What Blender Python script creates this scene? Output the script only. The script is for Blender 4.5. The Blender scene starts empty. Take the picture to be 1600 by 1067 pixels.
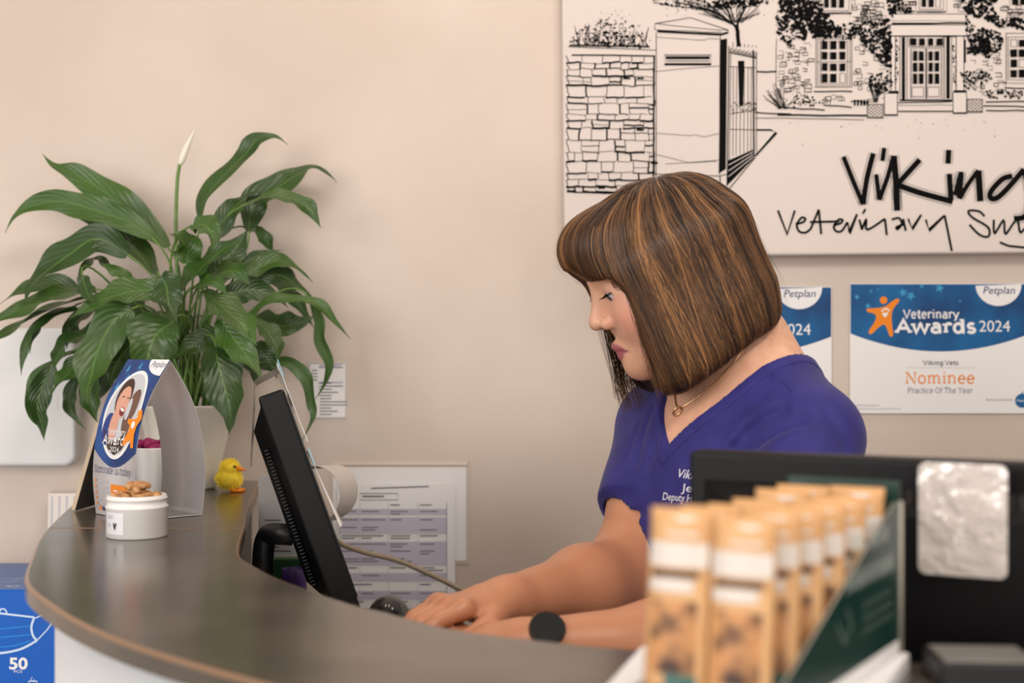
import bpy, bmesh, math, random
import numpy as np
from mathutils import Vector, Matrix
from mathutils.bvhtree import BVHTree
from mathutils.geometry import tessellate_polygon

scene = bpy.context.scene
COL = scene.collection
random.seed(7); RNG = np.random.default_rng(7)

# ------------------------------------------------------------------ camera
FPX = 1600 * 50 / 36.0
CH = 1.35
cam = bpy.data.cameras.new('camera'); camo = bpy.data.objects.new('camera', cam); COL.objects.link(camo)
camo.location = (0, 0, CH); camo.rotation_euler = (math.pi / 2, 0, 0)
cam.lens = 50; cam.sensor_width = 36; cam.clip_start = 0.05
cam.dof.use_dof = True; cam.dof.focus_distance = 1.83; cam.dof.aperture_fstop = 4.0
scene.camera = camo
# ------------------------------------------------------------------ light
scene.view_settings.view_transform = 'Standard'; scene.view_settings.look = 'None'
scene.view_settings.exposure = -0.1; scene.view_settings.gamma = 1.0
scene.view_settings.use_curve_mapping = False
W = bpy.data.worlds.new('world'); scene.world = W; W.use_nodes = True
W.node_tree.nodes['Background'].inputs[0].default_value = (1.0, 0.92, 0.85, 1)
W.node_tree.nodes['Background'].inputs[1].default_value = 0.56

def area(name, loc, target, sx, sy, power, col):
    l = bpy.data.lights.new(name, 'AREA'); l.shape = 'RECTANGLE'; l.size = sx; l.size_y = sy
    l.energy = power; l.color = col
    o = bpy.data.objects.new(name, l); COL.objects.link(o); o.location = loc
    o.rotation_euler = (Vector(target) - Vector(loc)).to_track_quat('-Z', 'Y').to_euler()
    return o
def spot(name, loc, target, power, col, ang=70, blend=0.6, rad=0.05):
    l = bpy.data.lights.new(name, 'SPOT'); l.energy = power; l.color = col
    l.spot_size = math.radians(ang); l.spot_blend = blend; l.shadow_soft_size = rad
    o = bpy.data.objects.new(name, l); COL.objects.link(o); o.location = loc
    o.rotation_euler = (Vector(target) - Vector(loc)).to_track_quat('-Z', 'Y').to_euler()
    return o
area('daylight_window', (-2.1, -0.6, 1.9), (0.0, 1.9, 1.15), 1.4, 1.5, 46, (1.0, 0.955, 0.92))
area('front_fill', (0.1, -2.6, 1.2), (0.0, 1.6, 1.1), 1.0, 1.9, 38, (1.0, 0.95, 0.90))  # added fill light behind the camera, brightens the inside of the tent card
area('ceiling_panel', (0.6, 0.3, 2.62), (0.2, 1.7, 1.0), 1.0, 0.6, 30, (1.0, 0.90, 0.80))
spot('downlight_plant', (-0.34, 2.06, 2.55), (-0.34, 2.2, 0.9), 6.5, (1.0, 0.86, 0.74), 95, 0.9, 0.04)
spot('wall_fill_spot', (0.12, 2.06, 2.55), (0.12, 2.2, 0.9), 6.5, (1.0, 0.86, 0.74), 95, 0.9, 0.04)  # extra spot added to brighten the lower wall behind the desk
spot('downlight_person', (0.72, 2.0, 2.55), (0.6, 1.98, 0.9), 10, (1.0, 0.86, 0.74), 95, 0.9, 0.04)

# ------------------------------------------------------------------ materials
def srgb(r, g, b):
    f = lambda c: ((c / 255 + 0.055) / 1.055) ** 2.4 if c > 10.3 else c / 255 / 12.92
    return (f(r), f(g), f(b), 1)
MATS = {}
def mat(name, col, rough=0.5, metal=0.0, spec=0.5, **kw):
    if name in MATS: return MATS[name]
    m = bpy.data.materials.new(name); m.use_nodes = True
    b = m.node_tree.nodes['Principled BSDF']
    b.inputs['Base Color'].default_value = col if len(col) == 4 else (*col, 1)
    b.inputs['Roughness'].default_value = rough; b.inputs['Metallic'].default_value = metal
    b.inputs['Specular IOR Level'].default_value = spec
    for k, v in kw.items():
        b.inputs[k.replace('_', ' ')].default_value = v
    MATS[name] = m
    return m
def nd(m, typ, **kw):
    n = m.node_tree.nodes.new(typ)
    for k, v in kw.items(): setattr(n, k, v)
    return n
def lk(m, a, b): m.node_tree.links.new(a, b)
def bsdf(m): return m.node_tree.nodes['Principled BSDF']
def noise_bump(m, scale, strength, dist=0.001, detail=4, stretch=None):
    t = nd(m, 'ShaderNodeTexCoord'); n = nd(m, 'ShaderNodeTexNoise'); b = nd(m, 'ShaderNodeBump')
    n.inputs['Scale'].default_value = scale; n.inputs['Detail'].default_value = detail
    b.inputs['Strength'].default_value = strength; b.inputs['Distance'].default_value = dist
    if stretch:
        mp = nd(m, 'ShaderNodeMapping'); mp.inputs['Scale'].default_value = stretch
        lk(m, t.outputs['Object'], mp.inputs['Vector']); lk(m, mp.outputs[0], n.inputs['Vector'])
    else: lk(m, t.outputs['Object'], n.inputs['Vector'])
    lk(m, n.outputs['Fac'], b.inputs['Height']); lk(m, b.outputs['Normal'], bsdf(m).inputs['Normal'])
    return n
def noise_color(m, c1, c2, scale, stretch=None, detail=4, lo=0.35, hi=0.65):
    t = nd(m, 'ShaderNodeTexCoord'); n = nd(m, 'ShaderNodeTexNoise'); r = nd(m, 'ShaderNodeValToRGB')
    n.inputs['Scale'].default_value = scale; n.inputs['Detail'].default_value = detail
    mp = nd(m, 'ShaderNodeMapping'); mp.inputs['Scale'].default_value = stretch or (1, 1, 1)
    lk(m, t.outputs['Object'], mp.inputs['Vector']); lk(m, mp.outputs[0], n.inputs['Vector'])
    r.color_ramp.elements[0].color = c1; r.color_ramp.elements[1].color = c2
    r.color_ramp.elements[0].position = lo; r.color_ramp.elements[1].position = hi
    lk(m, n.outputs['Fac'], r.inputs['Fac']); lk(m, r.outputs['Color'], bsdf(m).inputs['Base Color'])
    return n
M_wall = mat('wall_paint', srgb(210, 193, 181), 0.55, spec=0.3)
noise_color(M_wall, srgb(206, 191, 179), srgb(213, 199, 188), 3.5)
noise_bump(M_wall, 14, 0.35, 0.004, 3)
M_floor = mat('floor_vinyl', srgb(150, 140, 130), 0.4); noise_color(M_floor, srgb(140, 130, 120), srgb(160, 150, 140), 8)
M_ceil = mat('ceiling_paint', srgb(235, 230, 225), 0.7); noise_bump(M_ceil, 30, 0.2)
M_counter = mat('counter_laminate', srgb(100, 92, 84), 0.2, metal=0.3, spec=0.6)
M_rim = mat('worn_counter_rim', srgb(150, 118, 92), 0.3, metal=0.3); noise_bump(M_rim, 120, 0.05)
noise_color(M_counter, srgb(78, 70, 62), srgb(110, 100, 90), 4, (1.2, 1.2, 1), 6)
noise_bump(M_counter, 90, 0.06, 0.0006, 2, (1, 0.12, 1))
M_edge = mat('counter_edge', srgb(98, 91, 82), 0.33, metal=0.2); noise_bump(M_edge, 120, 0.05)
M_white_lam = mat('white_laminate', srgb(226, 228, 231), 0.35); noise_bump(M_white_lam, 60, 0.03)
M_dark = mat('dark_panel', srgb(38, 33, 29), 0.45); noise_bump(M_dark, 80, 0.08)
M_desk = mat('desk_laminate', srgb(196, 186, 172), 0.4); noise_color(M_desk, srgb(190, 180, 166), srgb(202, 192, 180), 12, (1, 6, 1))
M_black = mat('black_plastic', srgb(9, 9, 11), 0.45, spec=0.25); noise_bump(M_black, 900, 0.12, 0.0004)
M_black2 = mat('dark_grey_plastic', srgb(28, 29, 32), 0.42); noise_bump(M_black2, 900, 0.1, 0.0004)
M_screen = mat('screen_glass', srgb(14, 15, 18), 0.12)
M_ink = mat('black_ink', srgb(10, 9, 9), 0.8, spec=0.1)
M_canvas = mat('canvas_cloth', srgb(217, 206, 200), 0.75, spec=0.2); noise_bump(M_canvas, 700, 0.15, 0.0004)
M_paper = mat('white_paper', srgb(238, 236, 236), 0.5, spec=0.3); noise_bump(M_paper, 200, 0.03)
M_card = mat('white_card', srgb(240, 238, 240), 0.42); noise_bump(M_card, 200, 0.03)
M_pot = mat('glazed_ceramic', srgb(226, 220, 208), 0.14, spec=0.6); noise_bump(M_pot, 12, 0.03)
M_soil = mat('potting_soil', srgb(45, 32, 24), 0.95); noise_bump(M_soil, 160, 0.9, 0.004)
M_kraft = mat('kraft_paper', srgb(205, 158, 108), 0.5); noise_color(M_kraft, srgb(198, 150, 100), srgb(212, 167, 117), 40)
M_green_card = mat('dark_green_card', srgb(14, 52, 46), 0.35); noise_bump(M_green_card, 300, 0.03)
M_tub = mat('white_tub_plastic', srgb(238, 236, 234), 0.3); noise_bump(M_tub, 100, 0.02)
M_gold = mat('gold_metal', (0.83, 0.55, 0.27, 1), 0.22, metal=1.0)
M_clear = mat('clear_film', (0.93, 0.93, 0.93, 1), 0.08, Transmission_Weight=1.0, IOR=1.1)

M_tcard = mat('tent_card_stock', srgb(240, 238, 240), .42)
def tcardmat():
    m = M_tcard; tr = nd(m, 'ShaderNodeBsdfTranslucent'); tr.inputs[0].default_value = srgb(242, 236, 236); mx = nd(m, 'ShaderNodeMixShader'); mx.inputs[0].default_value = .42
    o = [n for n in m.node_tree.nodes if n.type == 'OUTPUT_MATERIAL'][0]; lk(m, bsdf(m).outputs[0], mx.inputs[1]); lk(m, tr.outputs[0], mx.inputs[2]); lk(m, mx.outputs[0], o.inputs[0])
tcardmat(); noise_bump(M_tcard, 200, .03)

def flat(name, col, rough=0.5):
    m = mat(name, col, rough, spec=0.35)
    return m

# ------------------------------------------------------------------ object helpers
def world_off(p):
    v = Vector((0, 0, 0))
    while p is not None:
        v += p.location; p = p.parent
    return v
def tag(o, label, cat, group=None, kind=None):
    if label: o['label'] = label
    if cat: o['category'] = cat
    if group: o['group'] = group
    if kind: o['kind'] = kind
    return o
def thing(name, label, cat, loc=(0, 0, 0), group=None):
    o = bpy.data.objects.new(name, None); COL.objects.link(o); o.location = loc
    o.empty_display_size = 0.05
    return tag(o, label, cat, group)
class MB:
    def __init__(s): s.v = []; s.f = []; s.m = []; s.s = []; s.mats = []; s.uv = None
    def mi(s, m):
        if m not in s.mats: s.mats.append(m)
        return s.mats.index(m)
    def add(s, vs, fs, m, smooth=False, M=None):
        o = len(s.v); i = s.mi(m)
        if M is not None: vs = [M @ Vector(v) for v in vs]
        s.v.extend([tuple(v) for v in vs])
        for f in fs:
            s.f.append([o + k for k in f]); s.m.append(i); s.s.append(smooth)
        return s
    def bm(s, b, m, smooth=False, M=None):
        b.verts.ensure_lookup_table(); b.verts.index_update()
        vs = [v.co.copy() for v in b.verts]; fs = [[v.index for v in f.verts] for f in b.faces]
        b.free(); return s.add(vs, fs, m, smooth, M)
    def box(s, c, size, m, bev=0.0, seg=2, M=None, smooth=False):
        b = bmesh.new(); bmesh.ops.create_cube(b, size=1)
        for v in b.verts: v.co = Vector((v.co.x * size[0], v.co.y * size[1], v.co.z * size[2]))
        if bev > 0: bmesh.ops.bevel(b, geom=b.edges[:], offset=bev, segments=seg, profile=0.5, affect='EDGES')
        for v in b.verts: v.co += Vector(c)
        return s.bm(b, m, smooth, M)
    def lathe(s, prof, m, n=40, c=(0, 0, 0), M=None, smooth=True, sq=None):
        vs = []; fs = []
        for r, z in prof:
            for k in range(n):
                a = 2 * math.pi * k / n; ca, sa = math.cos(a), math.sin(a)
                if sq:
                    g = (abs(ca) ** sq + abs(sa) ** sq) ** (-1 / sq)
                else: g = 1
                vs.append((c[0] + r * g * ca, c[1] + r * g * sa, c[2] + z))
        for i in range(len(prof) - 1):
            for k in range(n):
                k2 = (k + 1) % n
                fs.append((i * n + k, i * n + k2, (i + 1) * n + k2, (i + 1) * n + k))
        if prof[0][0] > 1e-5: fs.append(tuple(reversed(range(n))))
        if prof[-1][0] > 1e-5: fs.append(tuple((len(prof) - 1) * n + k for k in range(n)))
        return s.add(vs, fs, m, smooth, M)
    def tube(s, pts, r, m, n=8, cap=True, smooth=True):
        pts = [Vector(p) for p in pts]; vs = []; fs = []
        rs = r if isinstance(r, (list, tuple)) else [r] * len(pts)
        t = (pts[1] - pts[0]).normalized()
        x = t.orthogonal().normalized()
        for i, p in enumerate(pts):
            t = (pts[min(i + 1, len(pts) - 1)] - pts[max(i - 1, 0)]).normalized()
            x = (x - t * x.dot(t))
            x = x.normalized() if x.length > 1e-6 else t.orthogonal().normalized()
            y = t.cross(x)
            for k in range(n):
                a = 2 * math.pi * k / n
                vs.append(p + (x * math.cos(a) + y * math.sin(a)) * rs[i])
        for i in range(len(pts) - 1):
            for k in range(n):
                fs.append((i * n + k, i * n + (k + 1) % n, (i + 1) * n + (k + 1) % n, (i + 1) * n + k))
        if cap:
            fs.append(tuple(reversed(range(n)))); fs.append(tuple((len(pts) - 1) * n + k for k in range(n)))
        return s.add(vs, fs, m, smooth)
    def prism(s, poly, z0, z1, m, bev=0, seg=3, rim=None):
        b = bmesh.new()
        f = b.faces.new([b.verts.new((p[0], p[1], z1)) for p in poly])
        f.normal_update()
        if f.normal.z < 0: f.normal_flip()
        r = bmesh.ops.extrude_face_region(b, geom=[f])
        top = [e for e in r['geom'] if isinstance(e, bmesh.types.BMFace)][0]
        for v in top.verts: v.co.z = z0
        bmesh.ops.recalc_face_normals(b, faces=b.faces[:])
        if bev:
            es = [e for e in b.edges if all(abs(v.co.z - z1) < 1e-6 for v in e.verts)]
            bmesh.ops.bevel(b, geom=es, offset=bev, segments=seg, profile=0.5, affect='EDGES')
        b.normal_update(); nz_ = [f.normal.z for f in b.faces]; k0 = len(s.m)
        s.bm(b, m)
        if rim is not None:
            i = s.mi(rim)
            for q, z in enumerate(nz_):
                if 0.08 < z < 0.985: s.m[k0 + q] = i
        return s
    def ball(s, c, r, m, M=None, n=16):
        b = bmesh.new(); bmesh.ops.create_uvsphere(b, u_segments=n, v_segments=max(8, n // 2), radius=1)
        R = r if isinstance(r, (tuple, list)) else (r, r, r)
        for v in b.verts: v.co = Vector((v.co.x * R[0], v.co.y * R[1], v.co.z * R[2])) + Vector(c)
        return s.bm(b, m, True, M)
    def build(s, name, parent=None, label=None, cat=None, group=None, kind=None, local=False, origin=None):
        me = bpy.data.meshes.new(name)
        off = Vector((0, 0, 0)) if local else (world_off(parent) if parent is not None else Vector(origin or (0, 0, 0)))
        me.from_pydata([tuple(Vector(v) - off) for v in s.v], [], s.f)
        for m in s.mats: me.materials.append(m)
        me.polygons.foreach_set('material_index', s.m); me.polygons.foreach_set('use_smooth', s.s)
        me.update()
        o = bpy.data.objects.new(name, me); COL.objects.link(o)
        if parent is not None: o.parent = parent
        elif not local: o.location = off
        return tag(o, label, cat, group, kind)
def np_mesh(name, v, f, m, parent=None, smooth=True, cols=None, cname='tint'):
    off = np.array(world_off(parent)) if parent is not None else np.zeros(3)
    me = bpy.data.meshes.new(name); v = np.asarray(v, float) - off; f = np.asarray(f)
    me.vertices.add(len(v)); me.vertices.foreach_set('co', v.astype(np.float32).ravel())
    k = f.shape[1]
    me.loops.add(len(f) * k); me.loops.foreach_set('vertex_index', f.astype(np.int32).ravel())
    me.polygons.add(len(f)); me.polygons.foreach_set('loop_start', np.arange(0, len(f) * k, k, dtype=np.int32))
    me.polygons.foreach_set('use_smooth', np.full(len(f), smooth))
    me.materials.append(m); me.update(calc_edges=True); me.validate()
    if cols is not None:
        a = me.color_attributes.new(cname, 'FLOAT_COLOR', 'POINT')
        c = np.ones((len(v), 4), np.float32); c[:, :cols.shape[1]] = cols
        a.data.foreach_set('color', c.ravel())
    o = bpy.data.objects.new(name, me); COL.objects.link(o)
    if parent is not None: o.parent = parent
    return o
def P(px, py, Y): return Vector(((px - 800) / FPX * Y, Y, CH - (py - 533.5) / FPX * Y))
def cr(pts, n=8, closed=False):
    pts = [Vector(p) for p in pts]; out = []
    N = len(pts)
    for i in range(N if closed else N - 1):
        p0 = pts[(i - 1) % N] if closed else pts[max(i - 1, 0)]
        p1 = pts[i]; p2 = pts[(i + 1) % N]; p3 = pts[(i + 2) % N] if closed else pts[min(i + 2, N - 1)]
        for k in range(n):
            t = k / n
            out.append(0.5 * ((2 * p1) + (p2 - p0) * t + (2 * p0 - 5 * p1 + 4 * p2 - p3) * t * t + (3 * p1 - p0 - 3 * p2 + p3) * t ** 3))
    if not closed: out.append(pts[-1])
    return out

# ------------------------------------------------------------------ text and flat art
_tc = {}
def text2d(body, size=1.0, shear=0.0, bold=0.0, align='LEFT'):
    k = (body, shear, bold)
    if k not in _tc:
        c = bpy.data.curves.new('t', 'FONT'); c.body = body; c.size = 1; c.shear = shear; c.offset = bold; c.resolution_u = 3
        o = bpy.data.objects.new('t', c); COL.objects.link(o)
        dg = bpy.context.evaluated_depsgraph_get(); dg.update()
        me = bpy.data.meshes.new_from_object(o.evaluated_get(dg))
        _tc[k] = ([(v.co.x, v.co.y) for v in me.vertices], [tuple(p.vertices) for p in me.polygons])
        bpy.data.objects.remove(o); bpy.data.curves.remove(c); bpy.data.meshes.remove(me)
    return _tc[k]
def arc(cx, cy, rx, ry, a0, a1, n=10):
    return [(cx + rx * math.cos(math.radians(a0 + (a1 - a0) * i / n)), cy + ry * math.sin(math.radians(a0 + (a1 - a0) * i / n))) for i in range(n + 1)]
# slab-serif stroke font: glyph = (advance, strokes, serif points)
S = {}
S['V'] = (.70, [[(.04, .7), (.33, 0), (.62, .7)]], [(.06, .7), (.6, .7)])
S['A'] = (.72, [[(.06, 0), (.35, .7), (.64, 0)], [(.16, .24), (.54, .24)]], [(.06, 0), (.64, 0)])
S['N'] = (.74, [[(.12, 0), (.12, .7), (.6, 0), (.6, .7)]], [(.12, 0), (.1, .7), (.6, .7)])
S['P'] = (.62, [[(.13, 0), (.13, .7), (.36, .7)] + arc(.36, .52, .18, .18, 90, -90) + [(.13, .34)]], [(.13, 0), (.1, .7)])
S['O'] = (.74, [arc(.36, .35, .29, .35, 0, 360, 20)], [])
S['T'] = (.64, [[(.31, 0), (.31, .7)], [(.06, .55), (.06, .7), (.56, .7), (.56, .55)]], [(.31, 0)])
S['Y'] = (.68, [[(.06, .7), (.33, .34), (.6, .7)], [(.33, .34), (.33, 0)]], [(.06, .7), (.6, .7), (.33, 0)])
S['e'] = (.54, [[(.08, .27), (.45, .27)] + arc(.265, .25, .19, .25, 5, 320, 16)], [])
S['a'] = (.54, [arc(.25, .35, .15, .15, 150, 0, 6) + [(.41, .03), (.48, .0)], arc(.24, .15, .17, .15, 30, 390, 14)], [])
S['c'] = (.50, [arc(.27, .25, .2, .25, 45, 315, 14)], [])
S['o'] = (.56, [arc(.27, .25, .2, .25, 0, 360, 16)], [])
S['d'] = (.60, [arc(.25, .25, .18, .25, 0, 360, 16), [(.44, .75), (.44, 0), (.52, 0)]], [(.4, .75)])
S['g'] = (.56, [arc(.25, .26, .17, .24, 0, 360, 16), [(.43, .5), (.43, -.05)] + arc(.26, -.06, .17, .15, 0, -150, 8)], [(.47, .5)])
S['s'] = (.46, [arc(.22, .37, .13, .13, 30, 250, 8) + arc(.22, .125, .15, .125, 80, -160, 9)], [])
S['t'] = (.38, [[(.18, .66), (.18, .1)] + arc(.27, .1, .09, .1, 180, 330, 6), [(.04, .5), (.33, .5)]], [])
S['r'] = (.44, [[(.14, 0), (.14, .5)], [(.14, .33)] + arc(.27, .36, .12, .14, 150, 20, 6)], [(.14, 0), (.09, .5)])
S['i'] = (.30, [[(.15, 0), (.15, .5)], [(.15, .64), (.15, .72)]], [(.15, 0), (.1, .5)])
S['n'] = (.62, [[(.14, 0), (.14, .5)], [(.14, .34)] + arc(.3, .33, .16, .17, 160, 0, 8) + [(.46, 0)]], [(.14, 0), (.09, .5), (.46, 0)])
S['m'] = (.90, [[(.14, 0), (.14, .5)], [(.14, .34)] + arc(.28, .33, .14, .17, 160, 0, 8) + [(.42, 0)], [(.42, .34)] + arc(.58, .33, .15, .17, 160, 0, 8) + [(.73, 0)]], [(.14, 0), (.09, .5), (.42, 0), (.73, 0)])
S['h'] = (.62, [[(.14, 0), (.14, .75)], [(.14, .34)] + arc(.3, .33, .16, .17, 160, 0, 8) + [(.46, 0)]], [(.14, 0), (.1, .75), (.46, 0)])
S['u'] = (.62, [[(.14, .5), (.14, .18)] + arc(.3, .17, .16, .17, 180, 340, 8), [(.46, .5), (.46, 0), (.54, 0)]], [(.1, .5), (.42, .5)])
S['w'] = (.82, [[(.05, .5), (.2, 0), (.38, .48), (.57, 0), (.73, .5)]], [(.06, .5), (.38, .5), (.72, .5)])
S['y'] = (.58, [[(.05, .5), (.27, .02)], [(.5, .5), (.24, -.14), (.1, -.2)]], [(.06, .5), (.5, .5)])
S['k'] = (.60, [[(.14, 0), (.14, .75)], [(.46, .5), (.15, .24)], [(.24, .32), (.5, 0)]], [(.14, 0), (.1, .75), (.46, .5), (.5, 0)])
S['f'] = (.36, [[(.16, 0), (.16, .6)] + arc(.26, .6, .1, .14, 180, 40, 6), [(.04, .48), (.32, .48)]], [(.16, 0)])
S[' '] = (.26, [], [])

class Art:
    """flat printed shapes in (u,v), mapped to the surface by fn(u,v,h)"""
    def __init__(s, fn, h0=0.0004, dh=0.00004): s.fn = fn; s.v = []; s.f = []; s.m = []; s.mats = []; s.h = h0; s.dh = dh
    def _add(s, vs, fs, m):
        if m not in s.mats: s.mats.append(m)
        o = len(s.v); i = s.mats.index(m)
        s.c = getattr(s, 'c', 0) + 1; hh = s.h + (s.c % 12) * s.dh * .07
        s.v.extend([(a, b, hh) for a, b in vs])
        for f in fs: s.f.append(tuple(o + k for k in f)); s.m.append(i)
    def up(s, n=1): s.h += s.dh * n; return s
    def poly(s, pts, m):
        pts = [(p[0], p[1]) for p in pts]
        tris = tessellate_polygon([[Vector((a, b, 0)) for a, b in pts]])
        s._add(pts, tris, m); return s
    def rect(s, x0, y0, x1, y1, m): s._add([(x0, y0), (x1, y0), (x1, y1), (x0, y1)], [(0, 1, 2, 3)], m); return s
    def circle(s, cx, cy, r, m, n=24, ry=None):
        s._add([(cx + r * math.cos(2 * math.pi * k / n), cy + (ry or r) * math.sin(2 * math.pi * k / n)) for k in range(n)], [tuple(range(n))], m); return s
    def line(s, pts, w, m, taper=False, w1=None):
        pts = [Vector((p[0], p[1])) for p in pts]; n = len(pts)
        vs = []; fs = []
        for i, p in enumerate(pts):
            t = pts[min(i + 1, n - 1)] - pts[max(i - 1, 0)]
            if t.length < 1e-9: t = Vector((1, 0))
            t.normalize(); nn = Vector((-t.y, t.x)); ww = w
            if w1 is not None: ww = w + (w1 - w) * i / max(1, n - 1)
            if 0 < i < n - 1:
                a = (pts[i] - pts[i - 1]).normalized(); b = (pts[i + 1] - pts[i]).normalized()
                c = max(0.55, math.sqrt(max(0, (1 + a.dot(b)) / 2))); ww = ww / c
            vs += [tuple(p + nn * ww / 2), tuple(p - nn * ww / 2)]
        for i in range(n - 1): fs.append((2 * i, 2 * i + 1, 2 * i + 3, 2 * i + 2))
        s._add(vs, fs, m); return s
    def frame(s, x0, y0, x1, y1, w, m): return s.line([(x0, y0), (x1, y0), (x1, y1), (x0, y1), (x0, y0), (x1, y0)], w, m)
    def text(s, body, x, y, width, m, sy=-1, size=None, shear=0, bold=0, align='L', rot=0):
        vs, fs = text2d(body, 1, shear, bold)
        x0 = min(v[0] for v in vs); x1 = max(v[0] for v in vs)
        k = width / (x1 - x0); ky = size if size else k
        ca, sa = math.cos(rot), math.sin(rot)
        if align == 'C': x -= width / 2
        out = [((v[0] - x0) * k, v[1] * ky * sy) for v in vs]
        s._add([(x + a * ca - b * sa, y + a * sa + b * ca) for a, b in out], fs, m); return s
    def slab(s, body, x, y, width, m, sy=-1, size=None, wt=0.09, serif=0.085, align='L'):
        adv = sum(S[c][0] for c in body); k = width / adv; ky = size if size else k
        if align == 'C': x -= width / 2
        for c in body:
            a, st, sf = S[c]
            for ln in st:
                n = len(ln); pts = [(x + p[0] * k, y + p[1] * ky * sy) for p in ln]
                s.line(pts, wt * min(k, ky), m)
            for q in sf:
                cy = q[1] + (wt / 3 if q[1] == 0 else (-wt / 3))
                s.line([(x + (q[0] - serif) * k, y + cy * ky * sy), (x + (q[0] + serif) * k, y + cy * ky * sy)], wt * 0.7 * min(k, ky), m)
            x += a * k
        return s
    def build(s, name, parent=None, slices=None, axis=1, **kw):
        vs, fs, ms = s.v, s.f, s.m
        if slices:
            b = bmesh.new(); bv = [b.verts.new(v) for v in vs]
            for f, m in zip(fs, ms):
                try: b.faces.new([bv[k] for k in f]).material_index = m
                except ValueError: pass
            for z in slices:
                co = [0, 0, 0]; no = [0, 0, 0]; co[axis] = z; no[axis] = 1
                bmesh.ops.bisect_plane(b, geom=b.verts[:] + b.edges[:] + b.faces[:], plane_co=co, plane_no=no)
            b.verts.index_update()
            vs = [tuple(v.co) for v in b.verts]; fs = [[v.index for v in f.verts] for f in b.faces]; ms = [f.material_index for f in b.faces]
            b.free()
        mb = MB(); mb.v = [tuple(s.fn(*v)) for v in vs]; mb.f = [list(f) for f in fs]; mb.m = list(ms); mb.s = [False] * len(fs); mb.mats = s.mats
        return mb.build(name, parent, **kw)
def star(cx, cy, r, rot=0, k=0.42):
    return [(cx + (r if i % 2 == 0 else r * k) * math.sin(rot + math.pi * i / 5), cy - (r if i % 2 == 0 else r * k) * math.cos(rot + math.pi * i / 5)) for i in range(10)]

C_blue = flat('print_blue', srgb(8, 82, 140)); noise_color(C_blue, srgb(12, 60, 112), srgb(8, 104, 165), 9)
C_star = flat('print_light_blue', srgb(60, 150, 200)); C_white = flat('print_white', srgb(240, 238, 238))
C_navy = flat('print_navy', srgb(32, 50, 102)); C_orange = flat('print_orange', srgb(242, 138, 26))
C_black = flat('print_black', srgb(38, 34, 36)); C_grey = flat('print_grey', srgb(120, 118, 125))
C_lilac = flat('print_lilac', srgb(196, 190, 208)); C_lgrey = flat('print_light_grey', srgb(190, 188, 196))

# ------------------------------------------------------------------ setting
WY = 2.34
mb = MB(); mb.box((0, WY + .05, 1.35), (5.0, .1, 2.7), M_wall); wall = mb.build('wall_back', kind='structure')
mb = MB(); mb.box((0, 0.45, -.05), (5.0, 3.9, .1), M_floor); mb.build('floor', kind='structure')
mb = MB(); mb.box((0, 0.45, 2.75), (5.0, 3.9, .1), M_ceil); mb.build('ceiling', kind='structure')
mb = MB(); mb.box((0, WY - .008, .06), (5.0, .016, .12), M_white_lam, .003); mb.build('baseboard_back', kind='structure')

# ------------------------------------------------------------------ counter
DZ = .985            # desk height
CT = CH - 0.228      # counter top height
outer = [(-.66, 2.335), (-.642, 2.15), (-.613, 1.975), (-.56, 1.70), (-.509, 1.505), (-.462, 1.35), (-.40, 1.232), (-.346, 1.147), (-.29, 1.074), (-.226, 1.006),
         (-.173, .955), (-.10, .885), (0, .80), (.10, .73), (.22, .685), (.40, .635), (.70, .56), (1.1, .50)]
inner = [(-.415, 2.335), (-.395, 2.2), (-.364, 1.975), (-.33, 1.76), (-.306, 1.60), (-.288, 1.51), (-.259, 1.441), (-.221, 1.364), (-.146, 1.246), (-.108, 1.202),
         (-.05, 1.132), (.015, 1.09), (.0856, 1.056), (.20, 1.03), (.33, 1.0), (.42, .965), (.52, .910), (.62, .850), (.76, .805), (1.1, .79)]
def c2(pts, n=6): return [(p.x, p.y) for p in cr([(a, b, 0) for a, b in pts], n)]
OUT, INN = c2(outer), c2(inner)
def offset(pts, d):
    out = []
    for i, p in enumerate(pts):
        a = Vector(pts[max(i - 1, 0)]); b = Vector(pts[min(i + 1, len(pts) - 1)])
        t = (b - a).normalized(); out.append((p[0] - t.y * d, p[1] + t.x * d))
    return out
ctr = thing('reception_counter', 'curved reception counter with grey-brown top and white front panel', 'counter', (-.3, 1.5, 0))
YS = 1.738
def split(pts, y, back):
    r = [p for p in pts if (p[1] >= y) == back]
    for i in range(len(pts) - 1):
        a, b = pts[i], pts[i + 1]
        if (a[1] >= y) != (b[1] >= y):
            t = (y - a[1]) / (b[1] - a[1]); q = (a[0] + (b[0] - a[0]) * t, y)
            if back: r.append(q)
            else: r.insert(0, q)
    return r
mb = MB(); mb.prism(split(OUT, YS + .0006, True) + split(INN, YS + .0006, True)[::-1], CT - .0165, CT, M_counter, .0032, 3, M_rim); mb.build('countertop', ctr)
mb = MB(); mb.prism(split(OUT, YS - .0006, False) + split(INN, YS - .0006, False)[::-1], CT - .0165, CT, M_counter, .0032, 3, M_rim); mb.build('countertop', ctr)
o_in = offset(OUT, .028); mb = MB(); mb.prism(o_in + offset(OUT, .05)[::-1], 0.0, CT - .0165, M_white_lam)
for q in range(len(mb.s)): mb.s[q] = len(mb.f[q]) == 4
mb.build('front_panel', ctr, label='white curved front panel')
i_in = offset(INN, -.012); mb = MB(); mb.prism(offset(INN, -.026) + i_in[::-1], DZ - .001, CT - .0165, M_dark); mb.build('inner_panel', ctr, label='dark inner panel')
desk_poly = [p for p in offset(INN, -.0272) if p[1] < 2.08] + [(1.1, 1.30), (.45, 1.33), (.22, 1.37), (.10, 1.45), (.04, 1.58), (.02, 1.63), (-.08, 1.76), (-.17, 1.885), (-.27, 2.02), (-.32, 2.08), (-.385, 2.09)]
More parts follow.
